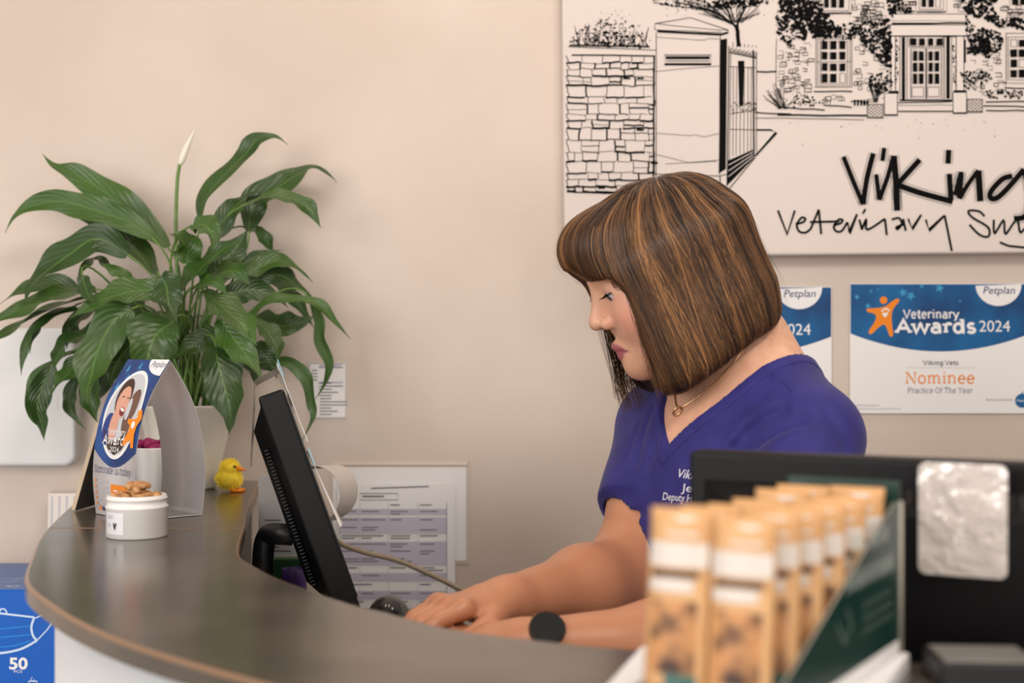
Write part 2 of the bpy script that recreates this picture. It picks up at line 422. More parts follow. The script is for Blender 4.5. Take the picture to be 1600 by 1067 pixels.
dk = thing('reception_desk', 'pale working desk behind and below the curved counter', 'desk', (-.15, 1.7, 0))
mb = MB(); mb.prism(desk_poly, DZ - .025, DZ, M_desk, .002); mb.build('desk_top', dk)
for (x, y) in ((-.36, 2.0), (1.02, 1.28), (.0, 1.54)):
    mb = MB(); mb.box((x, y, (DZ - .025) / 2), (.05, .05, DZ - .025), M_black2, .004); mb.build('leg', dk)

# ------------------------------------------------------------------ wall things
# white wall panel at left
t = thing('wall_panel', 'white wall-mounted plastic panel with rounded corners left of the plant', 'panel', P(20, 610, WY - .02))
def rrect_prism(mb, x0, z0, x1, z1, r, y0, y1, m, bev=.004):
    b = bmesh.new(); pts = []
    for cx, cz, a in ((x1 - r, z1 - r, 0), (x0 + r, z1 - r, 90), (x0 + r, z0 + r, 180), (x1 - r, z0 + r, 270)):
        for k in range(7):
            g = math.radians(a + 15 * k); pts.append((cx + r * math.cos(g), cz + r * math.sin(g)))
    f = b.faces.new([b.verts.new((p[0], y1, p[1])) for p in pts])
    r_ = bmesh.ops.extrude_face_region(b, geom=[f])
    for e in r_['geom']:
        if isinstance(e, bmesh.types.BMVert): e.co.y = y0
    bmesh.ops.recalc_face_normals(b, faces=b.faces[:])
    es = [e for e in b.edges if all(abs(v.co.y - y0) < 1e-6 for v in e.verts)]
    if bev: bmesh.ops.bevel(b, geom=es, offset=bev, segments=3, profile=.5, affect='EDGES')
    return mb.bm(b, m)
M_panel = mat('panel_plastic', srgb(222, 222, 220), .35); noise_bump(M_panel, 200, .03)
a, b_ = P(-150, 728, WY - .03), P(118, 512, WY - .03)
mb = MB(); rrect_prism(mb, a.x, a.z, b_.x, b_.z, .02, WY - .032, WY - .0005, M_panel, .006); mb.build('cover', t)
mb = MB(); ap = P(88, 622, WY - .033)
for k in range(3): mb.box((ap.x, WY - .0323, ap.z - k * .008), (.0045, .0006, .0055), M_panel, .0002)
mb.build('embossed_mark', t)

# small paper on wall
def wall_paper(name, label, x0, y0, x1, y1, Y, draw, cat='notice', sleeve=None):
    p0, p1 = P(x0, y0, Y), P(x1, y1, Y)
    t = thing(name, label, cat, ((p0.x + p1.x) / 2, Y, p1.z))
    mb = MB(); mb.box(((p0.x + p1.x) / 2, Y + .0006, (p0.z + p1.z) / 2), (p1.x - p0.x, .0008, p0.z - p1.z), M_paper)
    mb.build('sheet', t)
    ar = Art(lambda u, v, h: P(u, v, Y) + Vector((0, -h, 0)), .0001)
    draw(ar); ar.build('print', t)
    return t
def d_small(ar):
    for i in range(16):
        y = 573 + i * 4.9
        w = random.choice([20, 30, 38, 44])
        if i in (1, 2, 3, 4): ar.rect(487, y, 496, y + 1.7, C_grey); continue
        ar.rect(498 if i < 10 else 500, y, 498 + w, y + 1.7, C_grey)
    ar.rect(500, 569, 533, 572, C_lilac); ar.rect(498, 596, 536, 599, C_lilac)
    ar.frame(484, 568, 540, 652, .8, C_lgrey)
wall_paper('printed_notice', 'small printed notice taped to the wall behind the right-hand leaves of the plant', 483, 567, 541, 653, WY - .002, d_small)
# plastic sleeve with backing sheet + timetable sheet
t = thing('document_sleeve', 'clear plastic document sleeve on the wall behind the timetable sheet', 'sleeve', P(640, 880, WY - .003))
p0, p1 = P(520, 730, WY - .002), P(729, 876, WY - .002)
mb = MB(); mb.box(((p0.x + p1.x) / 2, WY - .0015, (p0.z + p1.z) / 2), (p1.x - p0.x, .001, p0.z - p1.z), M_paper); mb.build('backing_sheet', t)
p0, p1 = P(516, 721, WY - .003), P(732, 880, WY - .003)
mb = MB()
M_film = mat('film_edge', srgb(225, 212, 196), .2)
mb.box(((p0.x + p1.x) / 2, WY - .003, p0.z - .003), (p1.x - p0.x, .0008, .006), M_film)
mb.box((p1.x, WY - .003, (p0.z + p1.z) / 2), (.002, .0008, p0.z - p1.z), M_film)
mb.box(((p0.x + p1.x) / 2, WY - .003, p1.z), (p1.x - p0.x, .0008, .0015), M_film); mb.build('sleeve_edge', t)
def d_tab(ar):
    ar.text('PRACTICE ROTA', 580, 762, 90, C_black, size=6.0) if False else ar.line([(580, 763), (670, 760)], 2.2, C_grey)
    ar.frame(562, 771, 622, 781, .8, C_grey)
    ar.rect(566, 774, 600, 777, C_grey)
    rows = [(790, 5), (800, 5), (813, 7), (825, 9), (838, 6), (851, 7), (862, 7), (874, 9), (888, 7), (900, 8), (914, 7), (928, 8), (941, 8), (955, 6)]
    for i, (y, h) in enumerate(rows):
        if i % 2 == 1 or i in (2, 6, 9): ar.rect(530, y - 5, 698, y + h, C_lilac)
        ar.up()
        for c, x in enumerate((532, 564, 609, 655)):
            if random.random() < .8: ar.rect(x + 1, y - 2, x + random.uniform(14, 40), y, C_grey)
            if random.random() < .35: ar.rect(x + 1, y + 2, x + random.uniform(14, 38), y + 4, C_grey)
    for x in (562, 607, 653, 698): ar.line([(x, 786), (x, 960)], .9, C_lilac)
    for x in (530, 698): ar.line([(x, 786), (x, 960)], .8, C_grey)
wall_paper('timetable_sheet', 'printed timetable sheet with lilac rows, in front of the sleeve on the wall', 527, 756, 711, 965, WY - .006, d_tab)

# certificates
def certificate(name, label, dx, dy):
    Y = WY - .0035
    x0, y0, x1, y1 = 1328 + dx, 443 + dy, 1611 + dx, 646 + dy
    p0, p1 = P(x0, y0, Y), P(x1, y1, Y)
    t = thing(name, label, 'certificate', ((p0.x + p1.x) / 2, Y, p1.z), 'award certificates on the wall')
    mb = MB(); mb.box(((p0.x + p1.x) / 2, Y + .001, (p0.z + p1.z) / 2), (p1.x - p0.x, .002, p0.z - p1.z), M_paper, .0003, 1); mb.build('sheet', t)
    ar = Art(lambda u, v, h: P(u + dx, v + dy, Y) + Vector((0, -h, 0)), .0002)
    cx = 1469.5
    top = [(1329, 444), (1610, 444)]
    ar.poly(top + [(1469.5 + 140.5 * k, 549 - 28 * k * k) for k in [1 - i / 14 for i in range(29)]], C_blue).up()
    for sx, sy, r in ((1339, 464, 5), (1411, 457, 7.5), (1423, 462, 8), (1361, 455, 3), (1468, 450, 8), (1440, 447, 4), (1356, 478, 5), (1500, 470, 2.5), (1372, 452, 2)):
        ar.poly(star(sx, sy, r, sx), C_star)
    ar.up()
    ar.poly([(1560 + 36 * math.cos(math.radians(a)), 444 + 34 * math.sin(math.radians(a))) for a in range(0, 181, 8)], C_white).up()
    ar.text('Petplan', 1536, 459, 50, C_navy, shear=.2, bold=.006, size=16.5)
    # leaping figure with a paw mark
    ar.circle(1380.5, 469, 5.8, C_orange)
    body = [(1356, 482), (1372, 481), (1384, 478), (1392, 472), (1401, 466.5), (1405, 468), (1404, 472), (1398, 479), (1394, 487), (1393, 497), (1394, 510), (1395.5, 522),
            (1393, 526), (1389.5, 524), (1386, 514), (1382, 507), (1376, 509), (1369, 515), (1362, 521.5), (1357.5, 521), (1358, 516), (1364, 507), (1368.5, 498), (1368, 492), (1363, 489), (1356, 487.5), (1354, 485)]
    ar.poly([(p.x, p.y) for p in cr([(a, b, 0) for a, b in body], 3, True)], C_orange).up()
    ar.poly([(1383, 496.5), (1378.5, 491), (1380, 488), (1383, 489), (1386, 487.5), (1388, 490)], C_white)
    for q in ((1378.6, 485.5), (1381.6, 482.8), (1385.3, 482.4), (1388.6, 485)): ar.circle(q[0], q[1], 1.7, C_white, 10)
    ar.slab('Veterinary', 1411, 497, 88, C_white, size=18.5, wt=.13)
    ar.slab('Awards', 1399, 519.5, 127, C_white, size=28, wt=.17, serif=.1)
    ar.text('2024', 1530, 518, 48, C_white, size=25)
    ar.slab('Viking Vets', 1442, 570, 56, C_black, size=9.5, wt=.11)
    ar.line([(1416, 574.5), (1523, 574.5)], .7, C_lgrey)
    ar.slab('Nominee', 1414, 599, 110, C_orange, size=25, wt=.085)
    ar.slab('Practice Of The Year', 1418, 614, 102, C_navy, size=12, wt=.07)
    ar.text('Every pet deserves', 1541, 626, 41, C_grey, size=5)
    ar.circle(1597, 626, 11, C_blue).up(); ar.text('Petplan', 1589, 627.5, 16, C_white, size=5.5, shear=.15)
    ar.line([(1595, 616), (1599, 612)], 1.4, C_blue)
    ar.rect(1334, 632.5, 1374, 634, C_lgrey); ar.rect(1334, 638, 1408, 639.2, C_lgrey)
    ar.build('print', t)
certificate('award_certificate', 'blue and white award certificate with orange figure, fully in view on the wall', 0, 0)
certificate('award_certificate', 'blue and white award certificate half hidden behind the hair and shoulder of the person', -311.5, 5)

# ------------------------------------------------------------------ canvas with ink drawing
CY = 2.303
ct_ = thing('canvas_print', 'large white canvas on the wall with a black ink drawing of a stone house', 'picture', P(1380, 400, CY))
c0, c1 = P(882, -70, CY), P(1930, 402, CY)
mb = MB(); mb.box(((c0.x + c1.x) / 2, (CY + WY) / 2, (c0.z + c1.z) / 2), (c1.x - c0.x, WY - CY - .001, c0.z - c1.z), M_canvas, .004, 3)
rot = Matrix.Rotation(math.radians(-.55), 4, 'Y'); ctr0 = Vector((c0.x, 0, c1.z))
mb.v = [tuple(ctr0 + rot @ (Vector(v) - ctr0)) for v in mb.v]
mb.build('canvas', ct_)
ar = Art(lambda u, v, h: P(u, v, CY) + Vector((0, -h, 0)), .0003, .00003)
K = M_ink; Wp = flat('canvas_white', srgb(217, 206, 200), .75)
R = random.Random(3)
def jl(a, b, w, n=4, j=.7):
    pts = [(a[0] + (b[0] - a[0]) * i / n + R.uniform(-j, j), a[1] + (b[1] - a[1]) * i / n + R.uniform(-j, j)) for i in range(n + 1)]
    ar.line(pts, w, K)
def inside(p, poly):
    c = False; n = len(poly); j = n - 1
    for i in range(n):
        if (poly[i][1] > p[1]) != (poly[j][1] > p[1]) and p[0] < (poly[j][0] - poly[i][0]) * (p[1] - poly[i][1]) / (poly[j][1] - poly[i][1]) + poly[i][0]: c = not c
        j = i
    return c
def blob(x, y, r):
    n = R.randint(5, 8); a0 = R.random() * 6
    ar._add([(x + r * R.uniform(.5, 1.3) * math.cos(a0 + 6.283 * k / n), y + r * R.uniform(.5, 1.2) * math.sin(a0 + 6.283 * k / n)) for k in range(n)], [tuple(range(n))], K)
def foliage(poly, n, r0, r1):
    xs = [p[0] for p in poly]; ys = [p[1] for p in poly]; c = 0
    while c < n:
        p = (R.uniform(min(xs), max(xs)), R.uniform(min(ys), max(ys)))
        if inside(p, poly): blob(p[0], p[1], R.uniform(r0, r1)); c += 1
# stone wall
y = 87.0; prev = None
while y < 297:
    hgt = R.uniform(9, 19); y2 = min(y + hgt, 300)
    x = 885.0
    while x < 1020:
        wd = R.uniform(12, 34); x2 = min(x + wd, 1022)
        if R.random() < .28 and y2 - y > 12:
            ym = y + (y2 - y) * R.uniform(.4, .6); jl((x, ym), (x2, ym + R.uniform(-1, 1)), R.choice([.8, 1.2, 2.4]))
        jl((x + R.uniform(-1, 1), y2 + R.uniform(-1.5, 1.5)), (x2 + R.uniform(-2, 2), y2 + R.uniform(-1.5, 1.5)), R.choice([.8, 1.0, 1.6, 2.6, 3.2]))
        jl((x2, y), (x2 + R.uniform(-1.5, 1.5), y2), R.choice([.7, 1, 1, 2.4]))
        if R.random() < .1: ar.rect(x + 3, y + 1, x + min(14, wd - 3), y + 4, K)
        x = x2
    jl((885, y), (887 + R.uniform(0, 3), y2), 1.2)
    y = y2
jl((893, 86.5), (1024, 87), 2.2); jl((887, 73), (1025, 78), 1); jl((890, 70.5), (1015, 73), 2.4); jl((1022, 88), (1021, 276), 2.6, 8, .4); jl((886, 300), (967, 302), 2)
foliage([(890, 72), (893, 50), (915, 42), (940, 30), (975, 28), (1000, 45), (1018, 72)], 190, .6, 2.1)
foliage([(915, 72), (930, 52), (960, 50), (990, 58), (1005, 75)], 110, 1, 2.6)
foliage([(888, 62), (910, 30), (950, 15), (990, 18), (1020, 50), (1018, 70)], 60, .4, 1.1)
for k in range(40):
    x = R.uniform(900, 1010); jl((x, 74), (x + R.uniform(-14, 14), R.uniform(35, 60)), .6)
# pillar
ar.line([(1023, 46), (1023, 37), (1079, 27.5), (1138, 47), (1138, 52)], 1, K); jl((1023, 37), (1127, 47), .9); jl((1127, 47), (1138, 47), .8); jl((1023, 46), (1127, 51), .9)
ar.line([(1027, 49), (1126, 54), (1137, 51)], 3.4, K); jl((1025.5, 50), (1024.5, 275), 1); jl((1126, 56), (1124, 272), 1)
ar.poly([(1126, 62), (1136, 60), (1134, 264), (1123, 271)], K)
ar.frame(1038, 86, 1111, 101.5, 1, K); ar.rect(1040, 88, 1109, 92.5, K); ar.rect(1041, 95, 1109, 96, K); ar.rect(1039, 98.6, 1111, 101.5, K)
for pl in ([(1025, 58), (1100, 63), (1107, 60), (1126, 61)], [(1024, 112), (1060, 108), (1126, 103)], [(1024, 208), (1079, 212), (1086, 210), (1100, 214), (1134, 206)], [(1024, 241), (1076, 254), (1122, 250)], [(1040, 256), (1120, 252)]): ar.line(pl, .7, K)
ar.line([(1022, 272), (1124, 275), (1136, 272)], 1.2, K); ar.line([(1125, 275), (1125, 301), (1135, 292)], 1.4, K)
# gate
jl((1139, 72), (1136, 290), 1.6, 6, .3); jl((1142, 80), (1139, 285), .8, 6, .3); ar.line([(1177, 78), (1178, 245)], 2.4, K); ar.line([(1182, 80), (1182, 240)], 1, K)
ar.line([(1140, 82), (1182, 91)], 1.6, K); ar.line([(1140, 78), (1182, 87)], .9, K); ar.line([(1140, 104), (1181, 106)], 1, K); ar.line([(1140, 178), (1181, 172)], 1, K)
for x in range(1144, 1184, 6):
    ar.line([(px_, py_) for px_, py_ in arc(x, 78 + (x - 1140) * .2, 2.6, 3.4, 0, 330, 8)], .9, K); ar.line([(x + 1, 74), (x + 1.5, 66 + (x - 1144) * .15)], .9, K)
for k in range(45): blob(R.uniform(1140, 1182), R.uniform(160, 176), R.uniform(.7, 1.6))
for x in (1146, 1151, 1157, 1163, 1169, 1174): ar.line([(x, 104), (x - 1, 244 - (x - 1146) * .3)], .8, K)
ar.poly([(1153, 95), (1163, 95), (1161, 165), (1155, 165)], K)
ar.poly([(1137, 251), (1178, 233), (1178, 247), (1135, 291)], K).up()
for k in range(3): ar.line([(1138, 258 + k * 9), (1177, 237 + k * 4)], 1, Wp)
ar.line([(1182, 203), (1204, 203), (1213, 207), (1180, 244)], 2.6, K); ar.line([(1180, 246), (1136, 299)], 1.4, K); ar.line([(1140, 202), (1182, 203)], 1, K)
# tree
for a, b, w in (((1153, 72), (1151, 38), 6), ((1151, 42), (1112, 16), 3.4), ((1112, 16), (1060, 3), 2), ((1151, 40), (1165, 10), 3.2), ((1151, 45), (1130, 5), 3), ((1165, 12), (1200, -8), 2), ((1112, 16), (1085, 14), 1.6), ((1085, 14), (1022, 4), 1.2), ((1155, 30), (1186, 22), 1.2), ((1165, 10), (1160, -12), 2.4)):
    jl(a, b, w, 6, 1.2)
for k in range(36):
    x = R.uniform(1070, 1200); jl((1151 + (x - 1151) * .2, 35), (x, R.uniform(-6, 22)), .8, 5, 1)
foliage([(1018, 0), (1060, -12), (1210, -14), (1208, 4), (1180, 12), (1150, 8), (1120, 18), (1080, 14), (1040, 10)], 240, .8, 2.6)
foliage([(1090, 4), (1150, 0), (1195, 0), (1180, 10), (1130, 16)], 60, 1.5, 4)
for k in range(30): blob(R.uniform(1040, 1200), R.uniform(5, 26), R.uniform(.5, 1.2))
jl((1182, 112), (1213, 112), 2.4); jl((1213, 60), (1213, 150), .8); jl((1180, 176), (1236, 178), 2); jl((1180, 184), (1350, 187), 1); jl((1215, 180), (1355, 181), 2.8)
# house
def panes(xs, ys, skip=()):
    for i, (xa, xb) in enumerate(xs):
        for j, (ya, yb) in enumerate(ys):
            if (i, j) in skip: ar.frame(xa, ya, xb, yb, .7, K); continue
            ar.poly([(xa + R.uniform(-.4, .4), ya + R.uniform(-.6, .6)), (xb, ya + R.uniform(-.6, .6)), (xb + R.uniform(-.5, .5), yb), (xa, yb + R.uniform(-.6, .6))], K)
            ar.line([(xa - 1.2, ya), (xa - 1.2, yb)], .5, K)
panes([(1284, 1293), (1297, 1307), (1312, 1321)], [(64, 77), (81, 93), (99, 111), (115, 129)], {(2, 3)})
for k, w in ((0, .8), (3, .7), (7, .7)): ar.frame(1275 + k, 58 + k, 1331 - k, 136 - k * .7, w, K)
jl((1271, 143), (1332, 143), 2); jl((1275, 97), (1330, 96.5), .7); jl((1273, 136), (1331, 136), .8)
panes([(1288, 1295), (1299, 1307), (1311, 1319)], [(-2, 12)]); jl((1279, 21.5), (1331, 21.5), 1.8); ar.frame(1283, -10, 1326, 17, .8, K); ar.frame(1279, -10, 1330, 20, .7, K)
panes([(1440, 1447), (1451, 1459), (1462, 1469)], [(-2, 11)], {(2, 0)}); jl((1432, 18.5), (1478, 18.5), 1.8); ar.frame(1436, -10, 1474, 15, .8, K); ar.frame(1431, -10, 1479, 18, .7, K)
panes([(1582, 1591), (1594, 1602)], [(-2, 8)]); jl((1572, 19.5), (1640, 19.5), 1.6); ar.frame(1577, -10, 1640, 15, .8, K)
panes([(1579, 1589), (1592, 1602), (1606, 1616)], [(62, 73), (77, 89), (93, 105), (109, 121)], {(0, 0), (1, 2)}); ar.frame(1572, 52, 1624, 130, .9, K); ar.frame(1575, 58, 1620, 125, .7, K); jl((1569, 137.5), (1630, 138), 2)
# stones on the facade
for (xa, ya, xb, yb, n) in ((1214, 64, 1272, 150, 46), (1332, 22, 1388, 150, 40), (1334, 150, 1385, 172, 6), (1300, 20, 1390, 40, 14), (1330, 0, 1382, 26, 20), (1512, 50, 1570, 150, 34), (1560, 5, 1600, 30, 12), (1400, 0, 1432, 22, 10), (1280, 146, 1332, 164, 8), (1480, 0, 1510, 20, 6)):
    for k in range(n):
        x = R.uniform(xa, xb - 8); yy = R.uniform(ya, yb - 6); w, h = R.uniform(5, 11), R.uniform(4, 7)
        ar.line([(x, yy + R.uniform(-1, 1)), (x + w, yy), (x + w + R.uniform(-1, 1), yy + h), (x + R.uniform(-1, 1), yy + h), (x, yy)][:R.choice([3, 4, 5, 5])], R.choice([.6, .8, 1.1]), K)
# portico and door
ar.up()
for r in ((1395, 22, 1508, 36), (1391, 39, 1509, 56), (1392, 57, 1399, 143), (1494, 57, 1506, 143), (1382, 146, 1402, 180), (1489, 144, 1510, 177)): ar.rect(*r, Wp)
ar.up(); ar.frame(1395, 22, 1508, 36, .8, K); jl((1393, 33), (1508, 33), .7); jl((1393, 37), (1510, 36), 2.4); ar.frame(1391, 39, 1509, 56, .8, K); jl((1391, 56.5), (1509, 56.5), 1.6); jl((1404, 57), (1495, 57), 1)
for r in ((1392, 57, 1399, 143), (1494, 57, 1506, 143), (1382, 146, 1402, 180), (1489, 144, 1510, 177)): ar.frame(*r, .9, K)
ar.rect(1388, 142, 1404, 146.5, K); ar.rect(1490, 141, 1510, 145, K); ar.rect(1382, 178.5, 1403, 181, K); ar.rect(1489, 175.5, 1511, 178, K); ar.rect(1506, 62, 1509, 98, K)
ar.rect(1409, 58, 1414, 157, K); ar.rect(1478.5, 57, 1484, 154, K); ar.line([(1406, 58), (1406, 157)], .8, K); ar.line([(1417, 58), (1417, 156)], .9, K); ar.line([(1475, 58), (1475, 156)], 1.2, K); ar.line([(1487, 58), (1487, 156)], .8, K)
panes([(1422, 1432), (1436, 1445), (1450, 1458), (1463, 1473)], [(60, 71)]); ar.frame(1420, 57, 1474, 73, .8, K)
for xa in (1423, 1447.5):
    ar.frame(xa, 76, xa + 23.5, 154, .8, K); panes([(xa + 3.5, xa + 10), (xa + 13, xa + 20)], [(80, 95), (98, 112), (115, 131)]); ar.frame(xa + 2, 136, xa + 20, 151, .8, K)
ar.rect(1406, 155.5, 1488, 158, K); jl((1403, 161), (1488, 158.5), 1.6); jl((1403, 165), (1488, 164), .6); ar.rect(1403, 173, 1490, 175, K)
for (xa, ya, xb, yb) in ((1355, 163, 1380, 184), (1511, 155, 1535, 175)):
    ar.rect(xa, ya, xb, yb, Wp); ar.up()
    for k in range(5):
        d = (xb - xa) * k / 4
        ar.line([(xa, ya + (yb - ya) * k / 4), (xa + d, ya)], .9, K); ar.line([(xa + d, yb), (xb, ya + (yb - ya) * k / 4)], .9, K)
        ar.line([(xa + d, ya), (xb, yb - (yb - ya) * k / 4)], .9, K); ar.line([(xa, ya + (yb - ya) * k / 4), (xb - d, yb)], .9, K)
    ar.frame(xa, ya, xb, yb, 1, K); ar.line([(xa, yb), (xb, yb)], 1.8, K)
fol = [([(1213, -10), (1280, -10), (1288, 18), (1300, 22), (1308, 50), (1285, 66), (1270, 58), (1240, 74), (1222, 70), (1212, 42)], 330, 1, 3.6),
       ([(1216, 0), (1255, 0), (1285, 15), (1300, 45), (1270, 52), (1236, 42), (1222, 25)], 200, 2, 4.2),
       ([(1300, 38), (1340, 36), (1390, 28), (1392, 60), (1360, 62), (1310, 62)], 210, 1, 3.2), ([(1262, 44), (1310, 42), (1312, 58), (1270, 56)], 60, 2, 4),
       ([(1345, 60), (1392, 40), (1392, 104), (1384, 106), (1368, 88), (1350, 76)], 170, 1, 3.4), ([(1380, 66), (1393, 60), (1391, 105), (1386, 108)], 60, 2, 3.4),
       ([(1384, -6), (1402, -6), (1428, 18), (1400, 22), (1390, 28)], 90, 1.2, 3.4), ([(1398, 60), (1405, 62), (1403, 130), (1398, 130)], 40, .8, 1.8), ([(1488, 70), (1494, 66), (1494, 135), (1489, 130)], 34, .8, 1.8),
       ([(1500, -8), (1560, -8), (1550, 12), (1562, 30), (1600, 28), (1600, 46), (1562, 42), (1540, 30), (1510, 22)], 260, 1.2, 3.8), ([(1508, 22), (1520, 40), (1562, 50), (1570, 72), (1545, 90), (1512, 84)], 210, 1, 3.2), ([(1512, 60), (1550, 62), (1545, 84), (1516, 84)], 70, 2, 4),
       ([(1357, 120), (1392, 108), (1394, 135), (1372, 152), (1360, 134)], 110, .9, 2.6), ([(1500, 112), (1545, 110), (1550, 124), (1525, 140), (1508, 140)], 110, .9, 2.6),
       ([(1240, 150), (1262, 148), (1300, 164), (1240, 168)], 50, .8, 2.4), ([(1540, 140), (1600, 142), (1600, 154), (1545, 154)], 60, .8, 2.6), ([(1215, 120), (1240, 118), (1262, 160), (1220, 165)], 40, .5, 1.4)]
for pl, n, r0, r1 in fol: foliage(pl, n, r0, r1)
for k in range(26):
    a = R.uniform(-2.9, -.25); l = R.uniform(14, 34); jl((1222 + R.uniform(-8, 8), 170), (1222 + l * math.cos(a), 170 + 1.4 * l * math.sin(a)), .7, 3, .5)
for k in range(9): ar.line([(1368 + R.uniform(-3, 3), 160), (1368 + R.uniform(-12, 12), 130)], 1.2, K)
for q in ((1222, 168, 1288, 172), (1286, 164, 1330, 168), (1330, 158, 1356, 160), (1540, 160, 1640, 158), (1536, 166, 1640, 168), (1540, 172, 1640, 174)): jl(q[:2], q[2:], 2, 4, 1)
for k in range(5): ar.rect(1334 + k * 5, 156, 1337 + k * 5, 165, K)
for k in range(26): blob(R.uniform(1190, 1600), R.uniform(186, 205), R.uniform(.4, 1))
blob(1254, 226, .9); blob(1436, 216, .9); blob(1554, 213, 1)
# handwriting
def hw(pts, w, outline=True, n=6):
    q = [(1180 + a / 3.81, 200 + b / 3.81) for a, b in pts]
    q = [(p.x, p.y) for p in cr([(a, b, 0) for a, b in q], n)] if len(q) > 2 and n > 1 else q
    w = w * (1.3 if outline else 1.1)
    ar.line(q, w, K)
    if outline:
        for sgn in (1, -1):
            off = []
            for i, p in enumerate(q):
                a = Vector(q[max(i - 1, 0)]); b = Vector(q[min(i + 1, len(q) - 1)]); t_ = (b - a).normalized()
                off.append((p[0] - t_.y * sgn * (w / 2 + 2.6), p[1] + t_.x * sgn * (w / 2 + 2.6)))
            ar.line(off, .55, K)
hw([(525, 170), (585, 320), (642, 455)], 5.6); hw([(642, 455), (665, 300), (703, 150)], 6.4)
hw([(720, 275), (738, 428)], 5.4); hw([(768, 118), (757, 196)], 5.6); hw([(738, 428), (785, 300), (824, 165)], 5.6)
hw([(824, 165), (838, 320), (845, 492)], 7.6); hw([(980, 188), (905, 270), (838, 345)], 6.6); hw([(838, 345), (850, 480)], 5); hw([(850, 340), (980, 385), (1175, 438)], 7)
hw([(1155, 272), (1165, 430)], 6.6); hw([(1152, 130), (1147, 212)], 6.6); hw([(1225, 265), (1190, 400)], 6); hw([(1225, 260), (1216, 420)], 6.5); hw([(1216, 420), (1270, 330), (1328, 252)], 5.4); hw([(1328, 252), (1340, 436)], 8)
hw([(1530, 285), (1470, 305), (1405, 375), (1400, 415), (1440, 415), (1510, 350), (1600, 245)], 6.6); hw([(1600, 245), (1630, 400), (1610, 520), (1540, 540)], 6.6)
for st in ([(135, 490), (190, 632), (236, 490)], [(240, 572), (285, 560), (298, 540), (275, 534), (248, 575), (262, 615), (300, 622), (332, 598)], [(330, 600), (378, 485)], [(378, 485), (393, 632)], [(325, 560), (500, 556)], [(465, 580), (508, 566), (520, 548), (495, 546), (468, 585), (482, 614), (515, 612), (548, 560)],
           [(548, 560), (560, 625), (606, 512)], [(620, 545), (635, 605)], [(656, 482), (640, 510)], [(635, 605), (660, 545), (668, 605), (772, 540)], [(772, 540), (783, 638)], [(812, 545), (855, 536), (872, 570), (848, 602), (842, 588), (892, 572)], [(880, 540), (896, 612)], [(910, 540), (935, 600), (988, 516)],
           [(1015, 545), (1035, 608), (1127, 520)], [(1127, 520), (1150, 630), (1170, 732)], [(1365, 525), (1330, 495), (1270, 494), (1292, 532), (1385, 590), (1388, 645), (1335, 635), (1275, 575)], [(1420, 545), (1425, 626), (1478, 550), (1490, 630), (1557, 545), (1580, 622), (1640, 540)], [(1455, 680), (1510, 702), (1610, 712)],
           [(1700, 560), (1660, 550), (1650, 610), (1700, 600), (1705, 550), (1710, 700), (1650, 720)], [(1740, 590), (1790, 570), (1760, 545), (1740, 590), (1790, 620)], [(1810, 550), (1825, 620), (1860, 550)], [(1890, 550), (1910, 610), (1960, 540), (1930, 720)]):
    hw(st, 3.1, False, 1 if len(st) < 4 else 5)
ar.build('ink_drawing', ct_)

# ------------------------------------------------------------------ mask box and its cabinet
Yb = 2.04; bz1 = .993; bz0 = .80
cb = thing('side_cabinet', 'low white cabinet under the blue box of masks by the wall', 'cabinet', (-.82, 2.15, 0))
mb = MB(); mb.box((-.86, 2.16, .40), (.40, .34, .80), M_white_lam, .004); mb.build('body', cb)
mb = MB(); mb.box((-.86, 1.985, .42), (.38, .012, .70), M_white_lam, .003); d = mb.build('door', cb)
mb = MB(); mb.tube([(-.70, 1.965, .50), (-.70, 1.965, .62)], .006, M_black2); mb.build('handle', d)
M_boxblue = mat('mask_box_blue', srgb(0, 92, 190), .35); noise_bump(M_boxblue, 200, .02)
M_boxtop = mat('mask_box_top', srgb(70, 110, 175), .4); noise_bump(M_boxtop, 200, .02)
bx = thing('mask_box', 'blue cardboard box of fifty face masks at the left of the counter', 'box', (-.75, 2.15, bz0))
mb = MB(); mb.box((-.75, Yb + .12, (bz0 + bz1) / 2), (.24, .24, bz1 - bz0), M_boxblue, .0015, 1); mb.build('carton', bx)
mb = MB(); mb.box((-.75, Yb + .12, bz1 + .001), (.238, .238, .002), M_boxtop, .0006, 1); lid = mb.build('lid', bx, label='paler blue top flap')
C_pale = flat('mask_print', srgb(200, 220, 245)); C_mid = flat('mask_print_mid', srgb(40, 150, 225)); C_edge = flat('brown_edge', srgb(90, 75, 70))
ar = Art(lambda u, v, h: P(u, v, Yb) + Vector((0, -h, 0)), .0005)
hp = lambda L: [(p.x, p.y) for p in cr([(a / 3.7175, 780 + b / 3.7175, 0) for a, b in L], 5)]
ar.line(hp([(-60, 655), (200, 685)]), 3.0, C_pale); ar.line(hp([(200, 685), (183, 740), (192, 790), (215, 820)]), 3.6, C_pale); ar.line(hp([(215, 820), (120, 870), (0, 893), (-60, 880)]), 3.6, C_pale)
ar.line(hp([(0, 650), (8, 637), (30, 640), (42, 665)]), 2.2, C_pale)
for yy in (745, 795, 850): ar.line(hp([(-60, yy + 12), (80, yy), (180, yy - 10 if yy < 800 else yy - 30)]), 1.4, C_mid)
ar.line(hp([(205, 690), (260, 665), (310, 650)]), 2, C_pale); ar.line(hp([(215, 820), (280, 750), (310, 700)]), 2, C_pale)
ar.text('50', 14.5, 780 + 985 / 3.7175, 29, C_white, bold=.03, size=25); ar.text('PCS', 22, 780 + 1007 / 3.7175, 13, C_white, size=6)
ar.line([(45, 1068), (45, 1064), (58, 1064), (58, 1068)], 1.4, C_pale); ar.line(arc(51, 1061, 2.5, 3, 0, 270, 8), 1, C_pale)
ar.build('print', bx)
